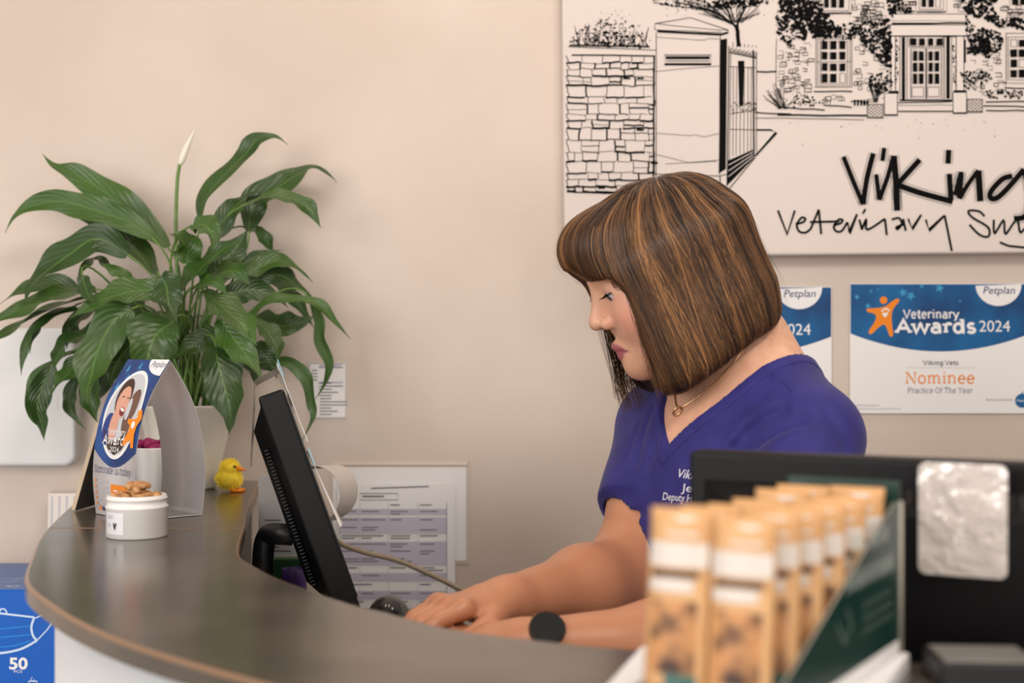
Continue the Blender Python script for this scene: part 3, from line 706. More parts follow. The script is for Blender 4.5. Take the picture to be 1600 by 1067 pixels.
ar = Art(lambda u, v, h: Vector((u, v, bz1 + .002 + h)), .0003)
for k in range(4): ar.line([(-.715 + k * .009, 2.215), (-.708 + k * .009, 2.255)], .004, C_white)
ar.line([(-.735, 2.20), (-.685, 2.20)], .004, C_white); ar.line([(-.74, 2.17), (-.69, 2.178)], .005, C_white)
ar.line([(-.76, 2.125), (-.70, 2.14), (-.65, 2.13)], .002, C_pale); ar.line([(-.76, 2.10), (-.70, 2.105), (-.65, 2.10)], .002, C_pale)
for k in range(4): ar.line([(-.74 + k * .022, 2.10), (-.735 + k * .02, 2.14)], .0012, C_pale)
ar.text('X2', -.736, 2.055, .022, C_white, sy=1)
ar.build('print', bx)

# leaflet rack on wall
lh = thing('leaflet_holder', 'small leaflet holder on the wall beside the counter end', 'leaflet holder', P(96, 835, 2.30))
p = P(97, 815, 2.29)
mb = MB(); mb.box((p.x, 2.335, p.z - .02), (.06, .008, .10), M_clear, .001); mb.box((p.x, 2.312, p.z - .068), (.06, .054, .004), M_clear, .001); mb.box((p.x, 2.287, p.z - .05), (.06, .003, .04), M_clear, .001); mb.build('rack', lh)
for k, (c_, lb) in enumerate(((srgb(225, 215, 205), 'cream leaflet at the front of the small wall holder'), (srgb(180, 120, 90), 'rust-edged leaflet in the middle of the small wall holder'), (srgb(205, 205, 210), 'grey-white leaflet at the back of the small wall holder'))):
    mm = flat('leaflet_%d' % k, c_)
    mb = MB(); M_ = Matrix.Translation((p.x, 2.296 + k * .012, p.z - .065)) @ Matrix.Rotation(math.radians(-4), 4, 'X')
    mb.box((0, 0, .055), (.052, .003, .11), mm, M=M_)
    for q in range(4): mb.box((-.02 + q * .012, -.0018, .06), (.003, .0006, .09), C_lgrey, M=M_)
    mb.build('leaflet', None, lb, 'leaflet', 'leaflets in the wall holder', origin=(p.x, 2.296 + k * .012, p.z - .065))

# ------------------------------------------------------------------ A-frame chalkboard, left of tent card
fr = thing('tabletop_sign', 'dark folding tabletop sign with pale edges behind the award tent card', 'sign', (-.57, 2.10, CT))
M_slate = mat('slate_board', srgb(70, 66, 62), .5); noise_bump(M_slate, 90, .05); M_pale = mat('pale_wood_edge', srgb(190, 170, 145), .5); noise_bump(M_pale, 60, .1, .001, 3, (1, 1, 8))
def board(sgn, name):
    mb = MB()
    foot = Vector((-.588, 1.905, CT + .002)); apex = Vector((-.562, 1.93, CT + .118))
    if sgn < 0: foot = Vector((-.546, 1.93, CT + .002))
    if sgn < 0: apex = Vector((-.560, 1.93, CT + .118))
    d = (apex - foot); n = Vector((0, 1, 0)).cross(d).normalized() * .0025
    D = Vector((.012, .11, 0))
    vs = [foot - n, apex - n, apex - n + D, foot - n + D, foot + n, apex + n, apex + n + D, foot + n + D]
    mb.add(vs, [(0, 1, 2, 3), (4, 7, 6, 5)], M_slate); mb.add(vs, [(0, 4, 5, 1), (1, 5, 6, 2), (2, 6, 7, 3), (3, 7, 4, 0)], M_pale)
    mb.build(name, fr)
board(1, 'board'); board(-1, 'board')

# ------------------------------------------------------------------ tent card
ax = Vector((.69, -.724, 0)).normalized(); cx_ = Vector((.724, .69, 0)).normalized(); A0 = Vector((-.55, 1.88, CT + .0008)); TL = .11
prof = cr([(0, 0, 0), (-.0045, 0, .05), (.001, 0, .105), (.017, 0, .155), (.047, 0, .203)], 8)
profb = [Vector((.094 - p.x, 0, p.z)) for p in prof]
lens = [0]
for i in range(1, len(prof)): lens.append(lens[-1] + (prof[i] - prof[i - 1]).length)
def tent(u, v, h=0, back=False):
    s = v * lens[-1]; i = 0
    while i < len(lens) - 2 and lens[i + 1] < s: i += 1
    t_ = (s - lens[i]) / (lens[i + 1] - lens[i]); pr = profb if back else prof
    p = pr[i].lerp(pr[i + 1], t_); d = (pr[i + 1] - pr[i]).normalized(); n = Vector((-d.z, 0, d.x)) if not back else Vector((d.z, 0, -d.x))
    p = p + n * h
    return A0 + ax * (u * TL) + cx_ * p.x + Vector((0, 0, p.z))
tc = thing('tent_card', 'folded white and blue award tent card with an oval photo, on the counter', 'display card', A0 + ax * .055 + cx_ * .047)
def sheet(fn, nu, nv, m, th):
    mb = MB(); vs = []; fs = []
    for side in (0, 1):
        for j in range(nv + 1):
            for i in range(nu + 1): vs.append(fn(i / nu, j / nv, side * -th))
    o = (nu + 1) * (nv + 1)
    for j in range(nv):
        for i in range(nu):
            q = [j * (nu + 1) + i, j * (nu + 1) + i + 1, (j + 1) * (nu + 1) + i + 1, (j + 1) * (nu + 1) + i]
            fs.append(q); fs.append([k + o for k in q[::-1]])
    for j in range(nv):
        for i in (0, nu):
            a_, b2 = j * (nu + 1) + i, (j + 1) * (nu + 1) + i; fs.append([a_, b2, b2 + o, a_ + o])
    for i in range(nu):
        for j in (0, nv):
            a_, b2 = j * (nu + 1) + i, j * (nu + 1) + i + 1; fs.append([a_, b2, b2 + o, a_ + o])
    mb.add(vs, fs, m, True); return mb
fp = sheet(lambda u, v, h: tent(u, v, h), 2, 32, M_tcard, .0006).build('front_panel', tc)
sheet(lambda u, v, h: tent(u, v, h, True), 2, 32, M_tcard, .0006).build('back_panel', tc)
sheet(lambda u, v, h: A0 + ax * (u * TL) + cx_ * (.001 + v * .092) + Vector((0, 0, .0008 + h)), 1, 1, M_card, .0005).build('base_flap', tc)
ar = Art(lambda u, v, h: tent(u, v, h), .00025, .0001)
C_tblue = flat('tent_blue', srgb(26, 66, 130)); noise_color(C_tblue, srgb(20, 48, 105), srgb(36, 84, 152), 14)
bl = [(0, 1), (1, 1)] + [(1 - k / 12, .40 + .0 * k - .10 * math.sin(math.pi * k / 12)) for k in range(13)]
ar.poly(bl, C_tblue).up()
for q in ((.15, .93), (.25, .86), (.12, .8), (.4, .95), (.8, .5)): ar.poly([(x, y) for x, y in star(q[0], q[1], .04, q[0] * 9)], C_star)
ar.up(); ar.circle(.5, .635, .415, C_white, 40, .285).up(); C_photo = flat('photo_grey', srgb(196, 198, 204)); ar.circle(.5, .635, .375, C_photo, 40, .262).up()
C_hair = flat('photo_brown', srgb(62, 42, 36)); C_skin = flat('photo_skin', srgb(214, 160, 138)); C_teeth = flat('photo_white', srgb(240, 235, 232)); C_mouth = flat('photo_mouth', srgb(120, 40, 40)); C_dkblue = flat('photo_blue', srgb(40, 60, 130)); C_fur = flat('photo_fur', srgb(110, 80, 66))
ov = lambda cx, cy, rx, ry, rot=0, n=20: [(cx + rx * math.cos(6.283 * k / n) * math.cos(rot) - ry * .5 * math.sin(6.283 * k / n) * math.sin(rot), cy + .5 * rx * math.cos(6.283 * k / n) * math.sin(rot) + ry * math.sin(6.283 * k / n) * math.cos(rot)) for k in range(n)]
ar.poly(ov(.42, .73, .2, .14, -.5), C_hair); ar.poly(ov(.70, .69, .11, .10), C_fur); ar.poly(ov(.66, .58, .10, .10), C_fur); ar.up(); ar.poly(ov(.62, .66, .05, .07), C_photo); ar.poly(ov(.26, .53, .13, .10), C_dkblue); ar.up()
ar.poly(ov(.44, .70, .15, .11, -.35), C_skin); ar.poly(ov(.38, .55, .10, .10), C_skin); ar.up(); ar.poly(ov(.49, .64, .065, .028, -.3), C_mouth); ar.up(); ar.poly(ov(.49, .652, .05, .010, -.3), C_teeth)
ar.poly(ov(.41, .735, .03, .004), C_hair); ar.poly(ov(.53, .728, .03, .004), C_hair)
ar.poly([(.16, .53), (.30, .47), (.48, .46), (.66, .50), (.82, .53), (.76, .47), (.66, .41), (.5, .375), (.34, .41), (.24, .47)], C_hair).up(2)
ar.slab('Veterinary', .28, .497, .44, C_white, sy=1, size=.050, wt=.12); ar.slab('Awards', .20, .440, .60, C_white, sy=1, size=.072, wt=.16); ar.text('2024', .39, .394, .22, C_white, sy=1, size=.045)
ar.circle(.93, .635, .05, C_orange, 18, .026)
fig = [(.70, .60), (.84, .60), (.97, .625), (1.0, .63), (.995, .60), (.93, .56), (.91, .51), (.93, .45), (.94, .43), (.88, .425), (.84, .475), (.78, .46), (.70, .435), (.665, .445), (.72, .49), (.77, .53), (.76, .565), (.70, .575)]
ar.poly(fig, C_orange).up(); ar.poly(ov(.84, .565, .04, .022), C_white)
ar.poly([(1, 1), (.60, 1)] + [(1 - .42 * math.cos(math.radians(a_)), 1 - .115 * math.sin(math.radians(a_))) for a_ in range(5, 91, 6)], C_white).up(); ar.text('Petplan', .66, .945, .32, C_navy, sy=1, size=.062, shear=.2)
ar.slab('Nominate us today', .06, .262, .88, C_navy, sy=1, size=.062, wt=.08)
for k in range(5):
    ar.circle(.09, .212 - k * .035, .018, C_orange, 10, .009); ar.rect(.14, .208 - k * .035, .40, .214 - k * .035, C_lgrey)
ar.rect(.46, .08, .98, .20, C_orange).up(); ar.slab('vote', .5, .135, .25, C_white, sy=1, size=.04) if 'v' in S else ar.rect(.52, .13, .86, .145, C_white); ar.rect(.52, .16, .62, .168, C_white); ar.rect(.98 - .30, .05, .98, .075, C_lgrey)
ar.rect(.14, .03, .18, .055, C_orange); ar.rect(.22, .03, .26, .055, C_navy); ar.rect(.3, .03, .34, .055, C_grey)
ar.build('print', fp, slices=[i / 24 for i in range(1, 24)])

# small white pot seen through the tent card
sp = thing('lavender_pot', 'small white pot of magenta flowers behind the tent card', 'flower pot', (-.492, 2.02, CT))
mb = MB(); mb.lathe([(.026, 0), (.029, .005), (.033, .078), (.033, .08), (.030, .08), (.028, .07)], M_tub, 28, (-.505, 2.00, CT)); mb.build('pot', sp)
C_mag = flat('magenta_petal', srgb(150, 30, 90)); mb = MB()
for k in range(26):
    a_ = k * 2.4; r_ = .024 * math.sqrt(k / 26); mb.ball((-.505 + r_ * math.cos(a_), 2.00 + r_ * math.sin(a_), CT + .082 + .004 * math.sin(k)), (.007, .007, .006), C_mag, n=8)
mb.build('flowers', sp)

# ------------------------------------------------------------------ tub with biscuits
TX, TY = (214 - 800) / FPX * 1.665, 1.665
tb = thing('treat_tub', 'round white screw-top tub full of pet biscuits on the counter edge', 'tub', (TX, TY, CT))
r = .0352
mb = MB(); mb.lathe([(r - .002, 0), (r, .0015), (r, .034), (r + .0006, .0345), (r + .0006, .0365), (r - .0012, .037), (r - .0012, .0435), (r - .0002, .044), (r - .0002, .046), (r - .0014, .0465), (r - .0014, .049), (r - .0035, .049), (r - .0035, .036), (0.0001, .036)], M_tub, 56, (TX, TY, CT)); body = mb.build('tub_body', tb)
ar = Art(lambda u, v, h: Vector((TX + (r + h) * math.sin(u), TY - (r + h) * math.cos(u), CT + v)), .0003)
C_lab = flat('tape_label', srgb(228, 228, 232), .3)
for k in range(8): ar.rect(-.98 + k * .1, .006, -.88 + k * .1, .031, C_lab)
ar.up(); hx, hz = -.52, .0155
ar.poly([(hx, hz - .0055), (hx - .07, hz + .001), (hx - .06, hz + .004), (hx - .03, hz + .0045), (hx, hz + .0015), (hx + .04, hz + .004), (hx + .08, hz + .004), (hx + .075, hz + .0)], C_black)
for row, zz in enumerate((.0245, .015)):
    x = -.9
    for k in range(5 if row == 0 else 3):
        ar.line([(x, zz), (x + .025, zz + .004), (x + .045, zz - .001), (x + .06, zz + .002)], .0009, C_black); x += .07
ar.build('handwritten_label', tb)
M_bis = mat('biscuit', srgb(186, 140, 92), .7); noise_color(M_bis, srgb(165, 112, 66), srgb(205, 160, 110), 120); 
R2 = random.Random(5)
b0 = None
for k in range(24):
    a_ = k * 2.4; rr = .0265 * math.sqrt((k % 15 + .5) / 15)
    lay = 0 if k < 15 else 1
    if lay: rr *= .62
    z = .0375 + .0105 + lay * .0075 + (.004 if rr < .012 else 0)
    me_name = 'pet_biscuit'
    mb = MB(); bb = bmesh.new(); bmesh.ops.create_icosphere(bb, subdivisions=2, radius=1)
    sx, sy, sz = R2.uniform(.0058, .0085), R2.uniform(.0045, .006), R2.uniform(.0036, .0048)
    for v in bb.verts:
        n_ = 1 + .16 * math.sin(v.co.x * 5 + k) + .12 * math.cos(v.co.y * 6 + k * 2); v.co = Vector((v.co.x * sx * n_, v.co.y * sy * n_, v.co.z * sz))
    mb.bm(bb, M_bis, True)
    o = mb.build('pet_biscuit', None, 'small tan pet biscuit heaped in the white tub on the counter', 'biscuit', 'pet biscuits heaped in the tub', local=True)
    o.location = (TX + rr * math.cos(a_), TY + rr * math.sin(a_), CT + z); o.rotation_euler = (R2.uniform(-.5, .5), R2.uniform(-.5, .5), R2.uniform(0, 6))

# ------------------------------------------------------------------ chick
ck = thing('toy_chick', 'small fluffy yellow toy chick on the counter beside the plant pot', 'toy', P(360, 766, 2.165))
ck.location.z = CT; kx, ky = ck.location.x, 2.165
M_fluff = mat('yellow_fluff', srgb(250, 226, 78), .9, spec=.1)
mb = MB()
R3 = random.Random(2)
mb.ball((kx - .002, ky, CT + .019), (.0185, .0165, .0165), M_fluff); mb.ball((kx - .001, ky, CT + .035), (.0135, .013, .0125), M_fluff)
for k in range(2600):
    h_ = k % 2; c = Vector((kx - .002 + .001 * h_, ky, CT + (.019, .035)[h_])); rr = Vector(((.0185, .0165, .0165), (.0135, .013, .0125))[h_])
    d = Vector((R3.gauss(0, 1), R3.gauss(0, 1), R3.gauss(0, 1))).normalized(); p = c + Vector((d.x * rr.x, d.y * rr.y, d.z * rr.z)); t_ = d.orthogonal().normalized() * .0005
    tip = p + d * R3.uniform(.002, .005) + Vector((R3.uniform(-.002, .002), R3.uniform(-.002, .002), R3.uniform(-.002, .0015)))
    if tip.z < CT + .001: continue
    mb.add([p - t_, p + t_, tip], [(0, 1, 2)], M_fluff)
mb.build('body', ck)
mb = MB(); mb.tube([(kx + .009, ky - .004, CT + .036), (kx + .018, ky - .005, CT + .034), (kx + .0245, ky - .006, CT + .033)], [.0042, .0028, .0006], C_orange); mb.build('beak', ck, label='orange beak')
for s in (-1, 1):
    mb = MB()
    for a_ in (-.5, 0, .5): mb.tube([(kx + .002, ky + s * .008 - .004, CT + .0026), (kx + .002 + .02 * math.cos(a_), ky + s * .008 - .004 + .01 * math.sin(a_), CT + .0018)], [.0026, .0017], C_orange)
    mb.build('foot', ck, label='orange foot')
    mb = MB(); mb.ball((kx + .0085, ky + s * .0098 - .001, CT + .0385), .002, M_black, n=10); mb.build('eye', ck)

# ------------------------------------------------------------------ plant
PX, PY = (291 - 800) / FPX * 2.215, 2.215
pl = thing('potted_peace_lily', 'leafy green peace lily in a glossy white pot by the wall', 'plant', (PX, PY, CT))
RT = .071; HT = .130
mb = MB(); mb.lathe([(.040, 0), (.043, .003), (.049, .03), (.058, .07), (RT - .003, .125), (RT, HT - .002), (RT - .001, HT), (RT - .006, HT), (RT - .009, HT - .012)], M_pot, 64, (PX, PY, CT), sq=3.2)
mb.v = [tuple(Vector((PX, PY, 0)) + Matrix.Rotation(.5, 3, 'Z') @ (Vector(v) - Vector((PX, PY, 0)))) for v in mb.v]; mb.build('pot', pl)
mb = MB(); mb.lathe([(RT * .93, HT - .014), (RT * .5, HT - .010), (.001, HT - .008)], M_soil, 40, (PX, PY, CT)); mb.build('soil', pl)
# leaf material: lighter midrib and side veins by UV
M_leaf = mat('leaf_green', srgb(56, 96, 40), .36, spec=.5)
def leafmat():
    m = M_leaf; uv = nd(m, 'ShaderNodeUVMap'); uv.uv_map = 'UVMap'; sep = nd(m, 'ShaderNodeSeparateXYZ'); lk(m, uv.outputs[0], sep.inputs[0])
    a = nd(m, 'ShaderNodeMath', operation='SUBTRACT'); a.inputs[1].default_value = .5; lk(m, sep.outputs[0], a.inputs[0])
    ab = nd(m, 'ShaderNodeMath', operation='ABSOLUTE'); lk(m, a.outputs[0], ab.inputs[0])
    # side veins
    k1 = nd(m, 'ShaderNodeMath', operation='MULTIPLY'); k1.inputs[1].default_value = -.55; lk(m, ab.outputs[0], k1.inputs[0])
    s1 = nd(m, 'ShaderNodeMath', operation='ADD'); lk(m, sep.outputs[1], s1.inputs[0]); lk(m, k1.outputs[0], s1.inputs[1])
    f1 = nd(m, 'ShaderNodeMath', operation='MULTIPLY'); f1.inputs[1].default_value = 70; lk(m, s1.outputs[0], f1.inputs[0])
    si = nd(m, 'ShaderNodeMath', operation='SINE'); lk(m, f1.outputs[0], si.inputs[0])
    mr = nd(m, 'ShaderNodeMapRange'); mr.inputs[1].default_value = .0; mr.inputs[2].default_value = .035; mr.inputs[3].default_value = 1; mr.inputs[4].default_value = 0; lk(m, ab.outputs[0], mr.inputs[0])
    oi = nd(m, 'ShaderNodeObjectInfo')
    cr_ = nd(m, 'ShaderNodeValToRGB'); e = cr_.color_ramp.elements; e[0].color = srgb(22, 48, 16); e[1].color = srgb(66, 100, 34); e[0].position = 0; e[1].position = 1
    n = nd(m, 'ShaderNodeTexNoise'); n.inputs['Scale'].default_value = 18; tcn = nd(m, 'ShaderNodeTexCoord'); lk(m, tcn.outputs['Object'], n.inputs['Vector'])
    ad = nd(m, 'ShaderNodeMath', operation='MULTIPLY_ADD'); ad.inputs[1].default_value = .55; lk(m, oi.outputs['Random'], ad.inputs[0])
    mu = nd(m, 'ShaderNodeMath', operation='MULTIPLY'); mu.inputs[1].default_value = .5; lk(m, n.outputs['Fac'], mu.inputs[0]); lk(m, mu.outputs[0], ad.inputs[2])
    lk(m, ad.outputs[0], cr_.inputs['Fac'])
    mx = nd(m, 'ShaderNodeMix', data_type='RGBA'); lk(m, mr.outputs[0], mx.inputs['Factor']); lk(m, cr_.outputs['Color'], mx.inputs[6]); mx.inputs[7].default_value = srgb(86, 122, 52)
    sv = nd(m, 'ShaderNodeMapRange'); sv.inputs[1].default_value = .75; sv.inputs[2].default_value = 1; sv.inputs[3].default_value = 0; sv.inputs[4].default_value = .06; lk(m, si.outputs[0], sv.inputs[0])
    mx2 = nd(m, 'ShaderNodeMix', data_type='RGBA'); lk(m, sv.outputs[0], mx2.inputs['Factor']); lk(m, mx.outputs[2], mx2.inputs[6]); mx2.inputs[7].default_value = srgb(92, 128, 58)
    lk(m, mx2.outputs[2], bsdf(m).inputs['Base Color'])
    bp = nd(m, 'ShaderNodeBump'); bp.inputs['Strength'].default_value = .22; bp.inputs['Distance'].default_value = .001; lk(m, si.outputs[0], bp.inputs['Height']); lk(m, bp.outputs[0], bsdf(m).inputs['Normal'])
leafmat()
M_stem = mat('stem_green', srgb(84, 118, 46), .4); noise_color(M_stem, srgb(70, 104, 38), srgb(104, 138, 60), 30)
RL = random.Random(11)
def leaf(path, width, yb=-.02, yt=-.08, roll=0.0, tip_brown=False, pet=True, fold=.25, crown=None):
    """path: pixel centreline from blade base to tip; yb, yt: depth offsets from the pot centre"""
    n = len(path); ctl = []
    for i, (a_, b2) in enumerate(path):
        k = i / (n - 1); Y = PY + yb + (yt - yb) * k
        ctl.append(P(a_, b2, min(Y, WY - .012)))
    pts = cr(ctl, 6); N = len(pts)
    wid = width / FPX * PY * .5 * 1.3
    vs = []; uvs = []; nu = 6; ph = RL.uniform(0, 6)
    for i, p in enumerate(pts):
        v = i / (N - 1); t_ = (pts[min(i + 1, N - 1)] - pts[max(i - 1, 0)]).normalized()
        face = Vector((0, -.75, .66))
        side = t_.cross(face)
        if side.length < .05: side = Vector((1, 0, 0))
        side = (Matrix.Rotation(roll + .45 * math.sin(v * 4.2 + ph), 3, t_) @ side).normalized(); nrm = side.cross(t_).normalized()
        w = wid * (math.sin(math.pi * min(1, (v * .96 + .02)) ** .72) ** .82) * (1 - .25 * v)
        k_ = min(1, max(0, (v - .55) / .45)); w *= 1 - .55 * k_ * k_ * (3 - 2 * k_)
        if v > .86: w *= max(.05, 1 - ((v - .86) / .14) ** 1.2 * .9)
        w = max(w, .0006)
        for j in range(nu + 1):
            s = j / nu * 2 - 1
            wav = .24 * w * math.sin(v * 15 + ph + (1.8 if s > 0 else 0)) * abs(s) ** 2
            q = p + side * (s * w * (1 + .10 * math.sin(v * 19 + ph * 2 + (2.2 if s > 0 else 0)) * abs(s))) + nrm * (-fold * w * (1 - abs(s)) * -1 * -1 + wav + .03 * w * math.sin(v * 30 + abs(s) * 6) * abs(s))
            q.y = min(q.y, WY - .006); vs.append(q); uvs.append((j / nu, v))
    fs = []
    for i in range(N - 1):
        for j in range(nu):
            a_ = i * (nu + 1) + j; fs.append((a_, a_ + 1, a_ + nu + 2, a_ + nu + 1))
    mb = MB(); mb.add(vs, fs, M_leaf, True); o = mb.build('leaf', pl)
    ul = o.data.uv_layers.new(name='UVMap')
    for lp in o.data.loops: ul.data[lp.index].uv = uvs[lp.vertex_index]
    if pet:
        a_ = RL.uniform(0, 6.28); rr = RL.uniform(.005, .035)
        c0 = Vector((PX + rr * math.cos(a_) * 1.1, PY + rr * math.sin(a_), CT + HT - .012)); b2 = pts[0]; t_ = (pts[1] - pts[0]).normalized()
        if crown: c0 = crown
        L = (b2 - c0).length
        h1 = c0 + Vector(((b2.x - c0.x) * .12, (b2.y - c0.y) * .1, max(L * .45, .03))); h2 = b2 - t_ * L * .3
        cv = [(c0 * (1 - k) ** 3 + h1 * 3 * k * (1 - k) ** 2 + h2 * 3 * k * k * (1 - k) + b2 * k ** 3) for k in [i / 12 for i in range(13)]]
        for q in cv: q.y = min(q.y, WY - .006)
        mb = MB(); mb.tube(cv, [.0026 - .0011 * i / 12 for i in range(13)], M_stem, 6); mb.build('petiole', o)
LV = [ # path, width, base depth, tip depth, roll
 ([(262, 386), (225, 345), (185, 313), (148, 288), (110, 268), (82, 256), (66, 240)], 40, .02, .03, .15),
 ([(238, 372), (205, 346), (165, 333), (125, 320), (88, 313), (45, 322), (22, 338), (8, 364)], 36, -.01, -.04, -.1),
 ([(242, 428), (222, 395), (185, 362), (150, 348), (116, 338)], 46, .0, .03, .3),
 ([(200, 398), (150, 371), (108, 393), (68, 422), (48, 445), (38, 474)], 44, -.02, -.08, -.2),
 ([(150, 452), (110, 452), (60, 468), (18, 488), (-30, 512)], 40, -.03, -.1, 0),
 ([(140, 462), (100, 470), (50, 492), (5, 520), (-30, 545)], 36, 0, -.04, .3),
 ([(120, 448), (70, 440), (20, 460), (-20, 490)], 26, .02, .02, .2),
 ([(120, 482), (80, 492), (48, 520), (36, 555), (33, 586)], 22, -.02, -.05, 0),
 ([(130, 472), (95, 484), (62, 503), (48, 530), (47, 552)], 20, .02, 0, .2),
 ([(90, 562), (62, 585), (50, 615), (50, 650), (57, 664)], 20, -.03, -.06, .1),
 ([(82, 570), (68, 600), (60, 635), (66, 665), (69, 688)], 28, -.05, -.09, -.2),
 ([(128, 558), (108, 578), (90, 598), (72, 628)], 28, -.04, -.08, .3),
 ([(158, 505), (125, 520), (98, 535), (88, 556), (86, 576)], 40, -.03, -.07, .1),
 ([(206, 482), (178, 500), (152, 545), (140, 585), (134, 610), (138, 632)], 48, -.08, -.16, -.1),
 ([(222, 512), (198, 540), (180, 572), (172, 602)], 50, -.05, -.09, 0),
 ([(272, 496), (248, 512), (236, 540), (228, 575), (224, 600)], 64, -.10, -.15, 0),
 ([(246, 452), (200, 452), (155, 468), (110, 497)], 42, -.06, -.10, -.35),
 ([(250, 432), (258, 448), (265, 474), (277, 503)], 42, -.09, -.13, .1),
 ([(128, 430), (132, 448), (138, 462), (147, 476)], 20, -.07, -.1, 0),
 ([(118, 590), (108, 620), (112, 645), (135, 672)], 18, -.01, -.02, .2),
 ([(150, 575), (140, 605), (143, 635), (152, 660)], 32, -.01, -.02, 0),
 ([(180, 560), (160, 590), (150, 620), (148, 650)], 36, .02, .03, 0),
 ([(200, 430), (170, 415), (150, 402), (132, 415), (120, 440)], 28, 0, -.02, .4),
 ([(215, 440), (185, 425), (158, 412)], 22, -.03, -.05, 0),
 ([(160, 480), (130, 490), (108, 515), (104, 545)], 34, .03, .03, .1),
 ([(225, 470), (190, 490), (165, 520), (150, 545)], 42, .0, .02, .2),
 ([(240, 490), (215, 505), (195, 535), (190, 565)], 46, .02, .03, -.2),
 # right side
 ([(312, 342), (318, 308), (350, 268), (384, 236), (402, 216), (428, 212), (450, 226)], 30, .0, .03, -.2),
 ([(390, 362), (392, 335), (402, 308), (432, 290), (462, 270), (486, 260), (508, 268), (527, 285)], 38, .02, .07, .1),
 ([(386, 318), (420, 306), (455, 306), (478, 320), (492, 338), (501, 356)], 32, -.02, .0, 0),
 ([(336, 372), (352, 340), (368, 318), (390, 303), (416, 298)], 30, -.01, .03, 0),
 ([(292, 412), (294, 388), (284, 372), (263, 365)], 38, -.05, -.08, .4),
 ([(300, 352), (318, 348), (332, 364), (333, 393)], 34, -.07, -.11, -.3),
 ([(280, 452), (305, 420), (340, 392), (380, 373)], 42, -.08, -.06, -.1),
 ([(322, 445), (345, 412), (370, 385), (388, 358)], 46, -.03, .01, .1),
 ([(394, 358), (410, 366), (420, 382), (426, 396)], 20, .04, .06, 0),
 ([(356, 436), (384, 412), (410, 396), (444, 391)], 18, -.01, .02, 0),
 ([(378, 432), (405, 416), (440, 405), (466, 420), (490, 442)], 24, -.02, .03, .1),
 ([(398, 432), (438, 428), (465, 445), (492, 470)], 28, .0, .05, .2),
 ([(318, 452), (340, 464), (368, 490), (388, 515), (401, 540)], 52, -.10, -.14, -.2),
 ([(345, 498), (362, 525), (388, 558), (411, 594)], 40, -.11, -.16, -.1),
 ([(338, 542), (344, 568), (352, 610), (359, 650), (358, 679)], 50, -.12, -.16, 0),
 ([(388, 500), (412, 474), (450, 464), (494, 472), (522, 500), (547, 529)], 24, -.04, .0, 0),
 ([(392, 498), (425, 505), (460, 505), (492, 494)], 42, .02, .05, .2),
 ([(398, 500), (420, 515), (432, 540), (434, 566)], 32, -.06, -.09, -.1),
 ([(486, 470), (498, 500), (500, 532), (514, 568), (508, 598), (490, 627)], 16, .0, .02, .3),
 ([(428, 566), (455, 568), (478, 592), (486, 630), (488, 655), (470, 692)], 18, -.05, -.06, .2),
 ([(396, 540), (414, 556), (426, 572), (434, 592)], 34, -.02, -.02, .2),
 ([(352, 528), (318, 530), (292, 545), (266, 562)], 32, -.06, -.08, -.2),
 ([(302, 496), (282, 510), (272, 532), (268, 556)], 40, -.02, -.03, .1),
 ([(420, 440), (446, 452), (468, 476), (490, 512)], 26, .03, .06, .1),
 ([(350, 470), (372, 455), (400, 452), (430, 462), (450, 480)], 34, -.04, .0, .2),
 ([(330, 430), (352, 420), (372, 425), (392, 446)], 34, -.06, -.08, .1),
 ([(300, 450), (318, 438), (338, 440), (356, 462)], 32, -.09, -.12, 0),
 ([(380, 530), (392, 560), (398, 580), (400, 606)], 26, .03, .05, 0),
]
for L_ in LV: leaf(*L_)
# flower
fl = [P(278, 560, PY - .01), P(277, 430, PY), P(275, 350, PY), P(277, 285, PY), P(281, 256, PY)]
mb = MB(); mb.tube(cr([Vector((PX - .005, PY, CT + HT - .012))] + fl[1:], 8), .0028, M_stem, 7); st = mb.build('flower_stalk', pl)
M_spathe = mat('spathe_white', srgb(232, 226, 212), .4, Subsurface_Weight=.1); mb = MB()
sp_c = [P(281, 258, PY), P(287, 242, PY), P(294, 225, PY), P(301, 210, PY), P(306, 198, PY)]
mb.tube(cr(sp_c, 5), [.0022 * (1 - i / 20) + .0046 * math.sin(math.pi * (i / 20) ** .62) * (1 - i / 20) ** .4 for i in range(20)] + [.0003], M_spathe, 12); mb.build('spathe', pl, label='closed white flower')

# ------------------------------------------------------------------ left monitor (seen from behind, edge on)
def monitor_body(label, name, O, xa, za, w, h, th, bulge, arts=True):
    """O: near bottom corner; xa: unit vector along the width; za: up vector (tilted); back normal = bn"""
    pass
mon = thing('desktop_monitor', 'black monitor seen edge-on beside the plant, tilted back on its stand', 'monitor', (-.32, 1.86, DZ))
zb = Vector((-.337, .03, .941)).normalized(); wd = Vector((-.195, .98, 0)).normalized(); wd = (wd - zb * wd.dot(zb)).normalized(); nb = wd.cross(zb).normalized()
if nb.x > 0: nb = -nb                      # back normal (towards -x)
O = P(556, 928, 1.70); O = O - zb * .024
MW, MHt = .30, .285
MM = Matrix((( *[wd.x, zb.x, nb.x], O.x), (*[wd.y, zb.y, nb.y], O.y), (*[wd.z, zb.z, nb.z], O.z), (0, 0, 0, 1)))   # local (w, up, back)
mb = MB(); mb.box((MW / 2, MHt / 2, .016), (MW, MHt, .032), M_black, .004, 3, MM); casing = mb.build('casing', mon)
mb = MB(); mb.box((MW / 2, MHt / 2, -.0006), (MW - .036, MHt - .036, .002), M_screen, .0005, 1, MM); mb.build('screen', mon)
mb = MB(); vs = []
for (d_, i_) in ((.031, .012), (.050, .045)):
    vs += [(i_, i_ + .01, d_), (MW - i_, i_ + .01, d_), (MW - i_, MHt - i_ * .8, d_), (i_, MHt - i_ * .8, d_)]
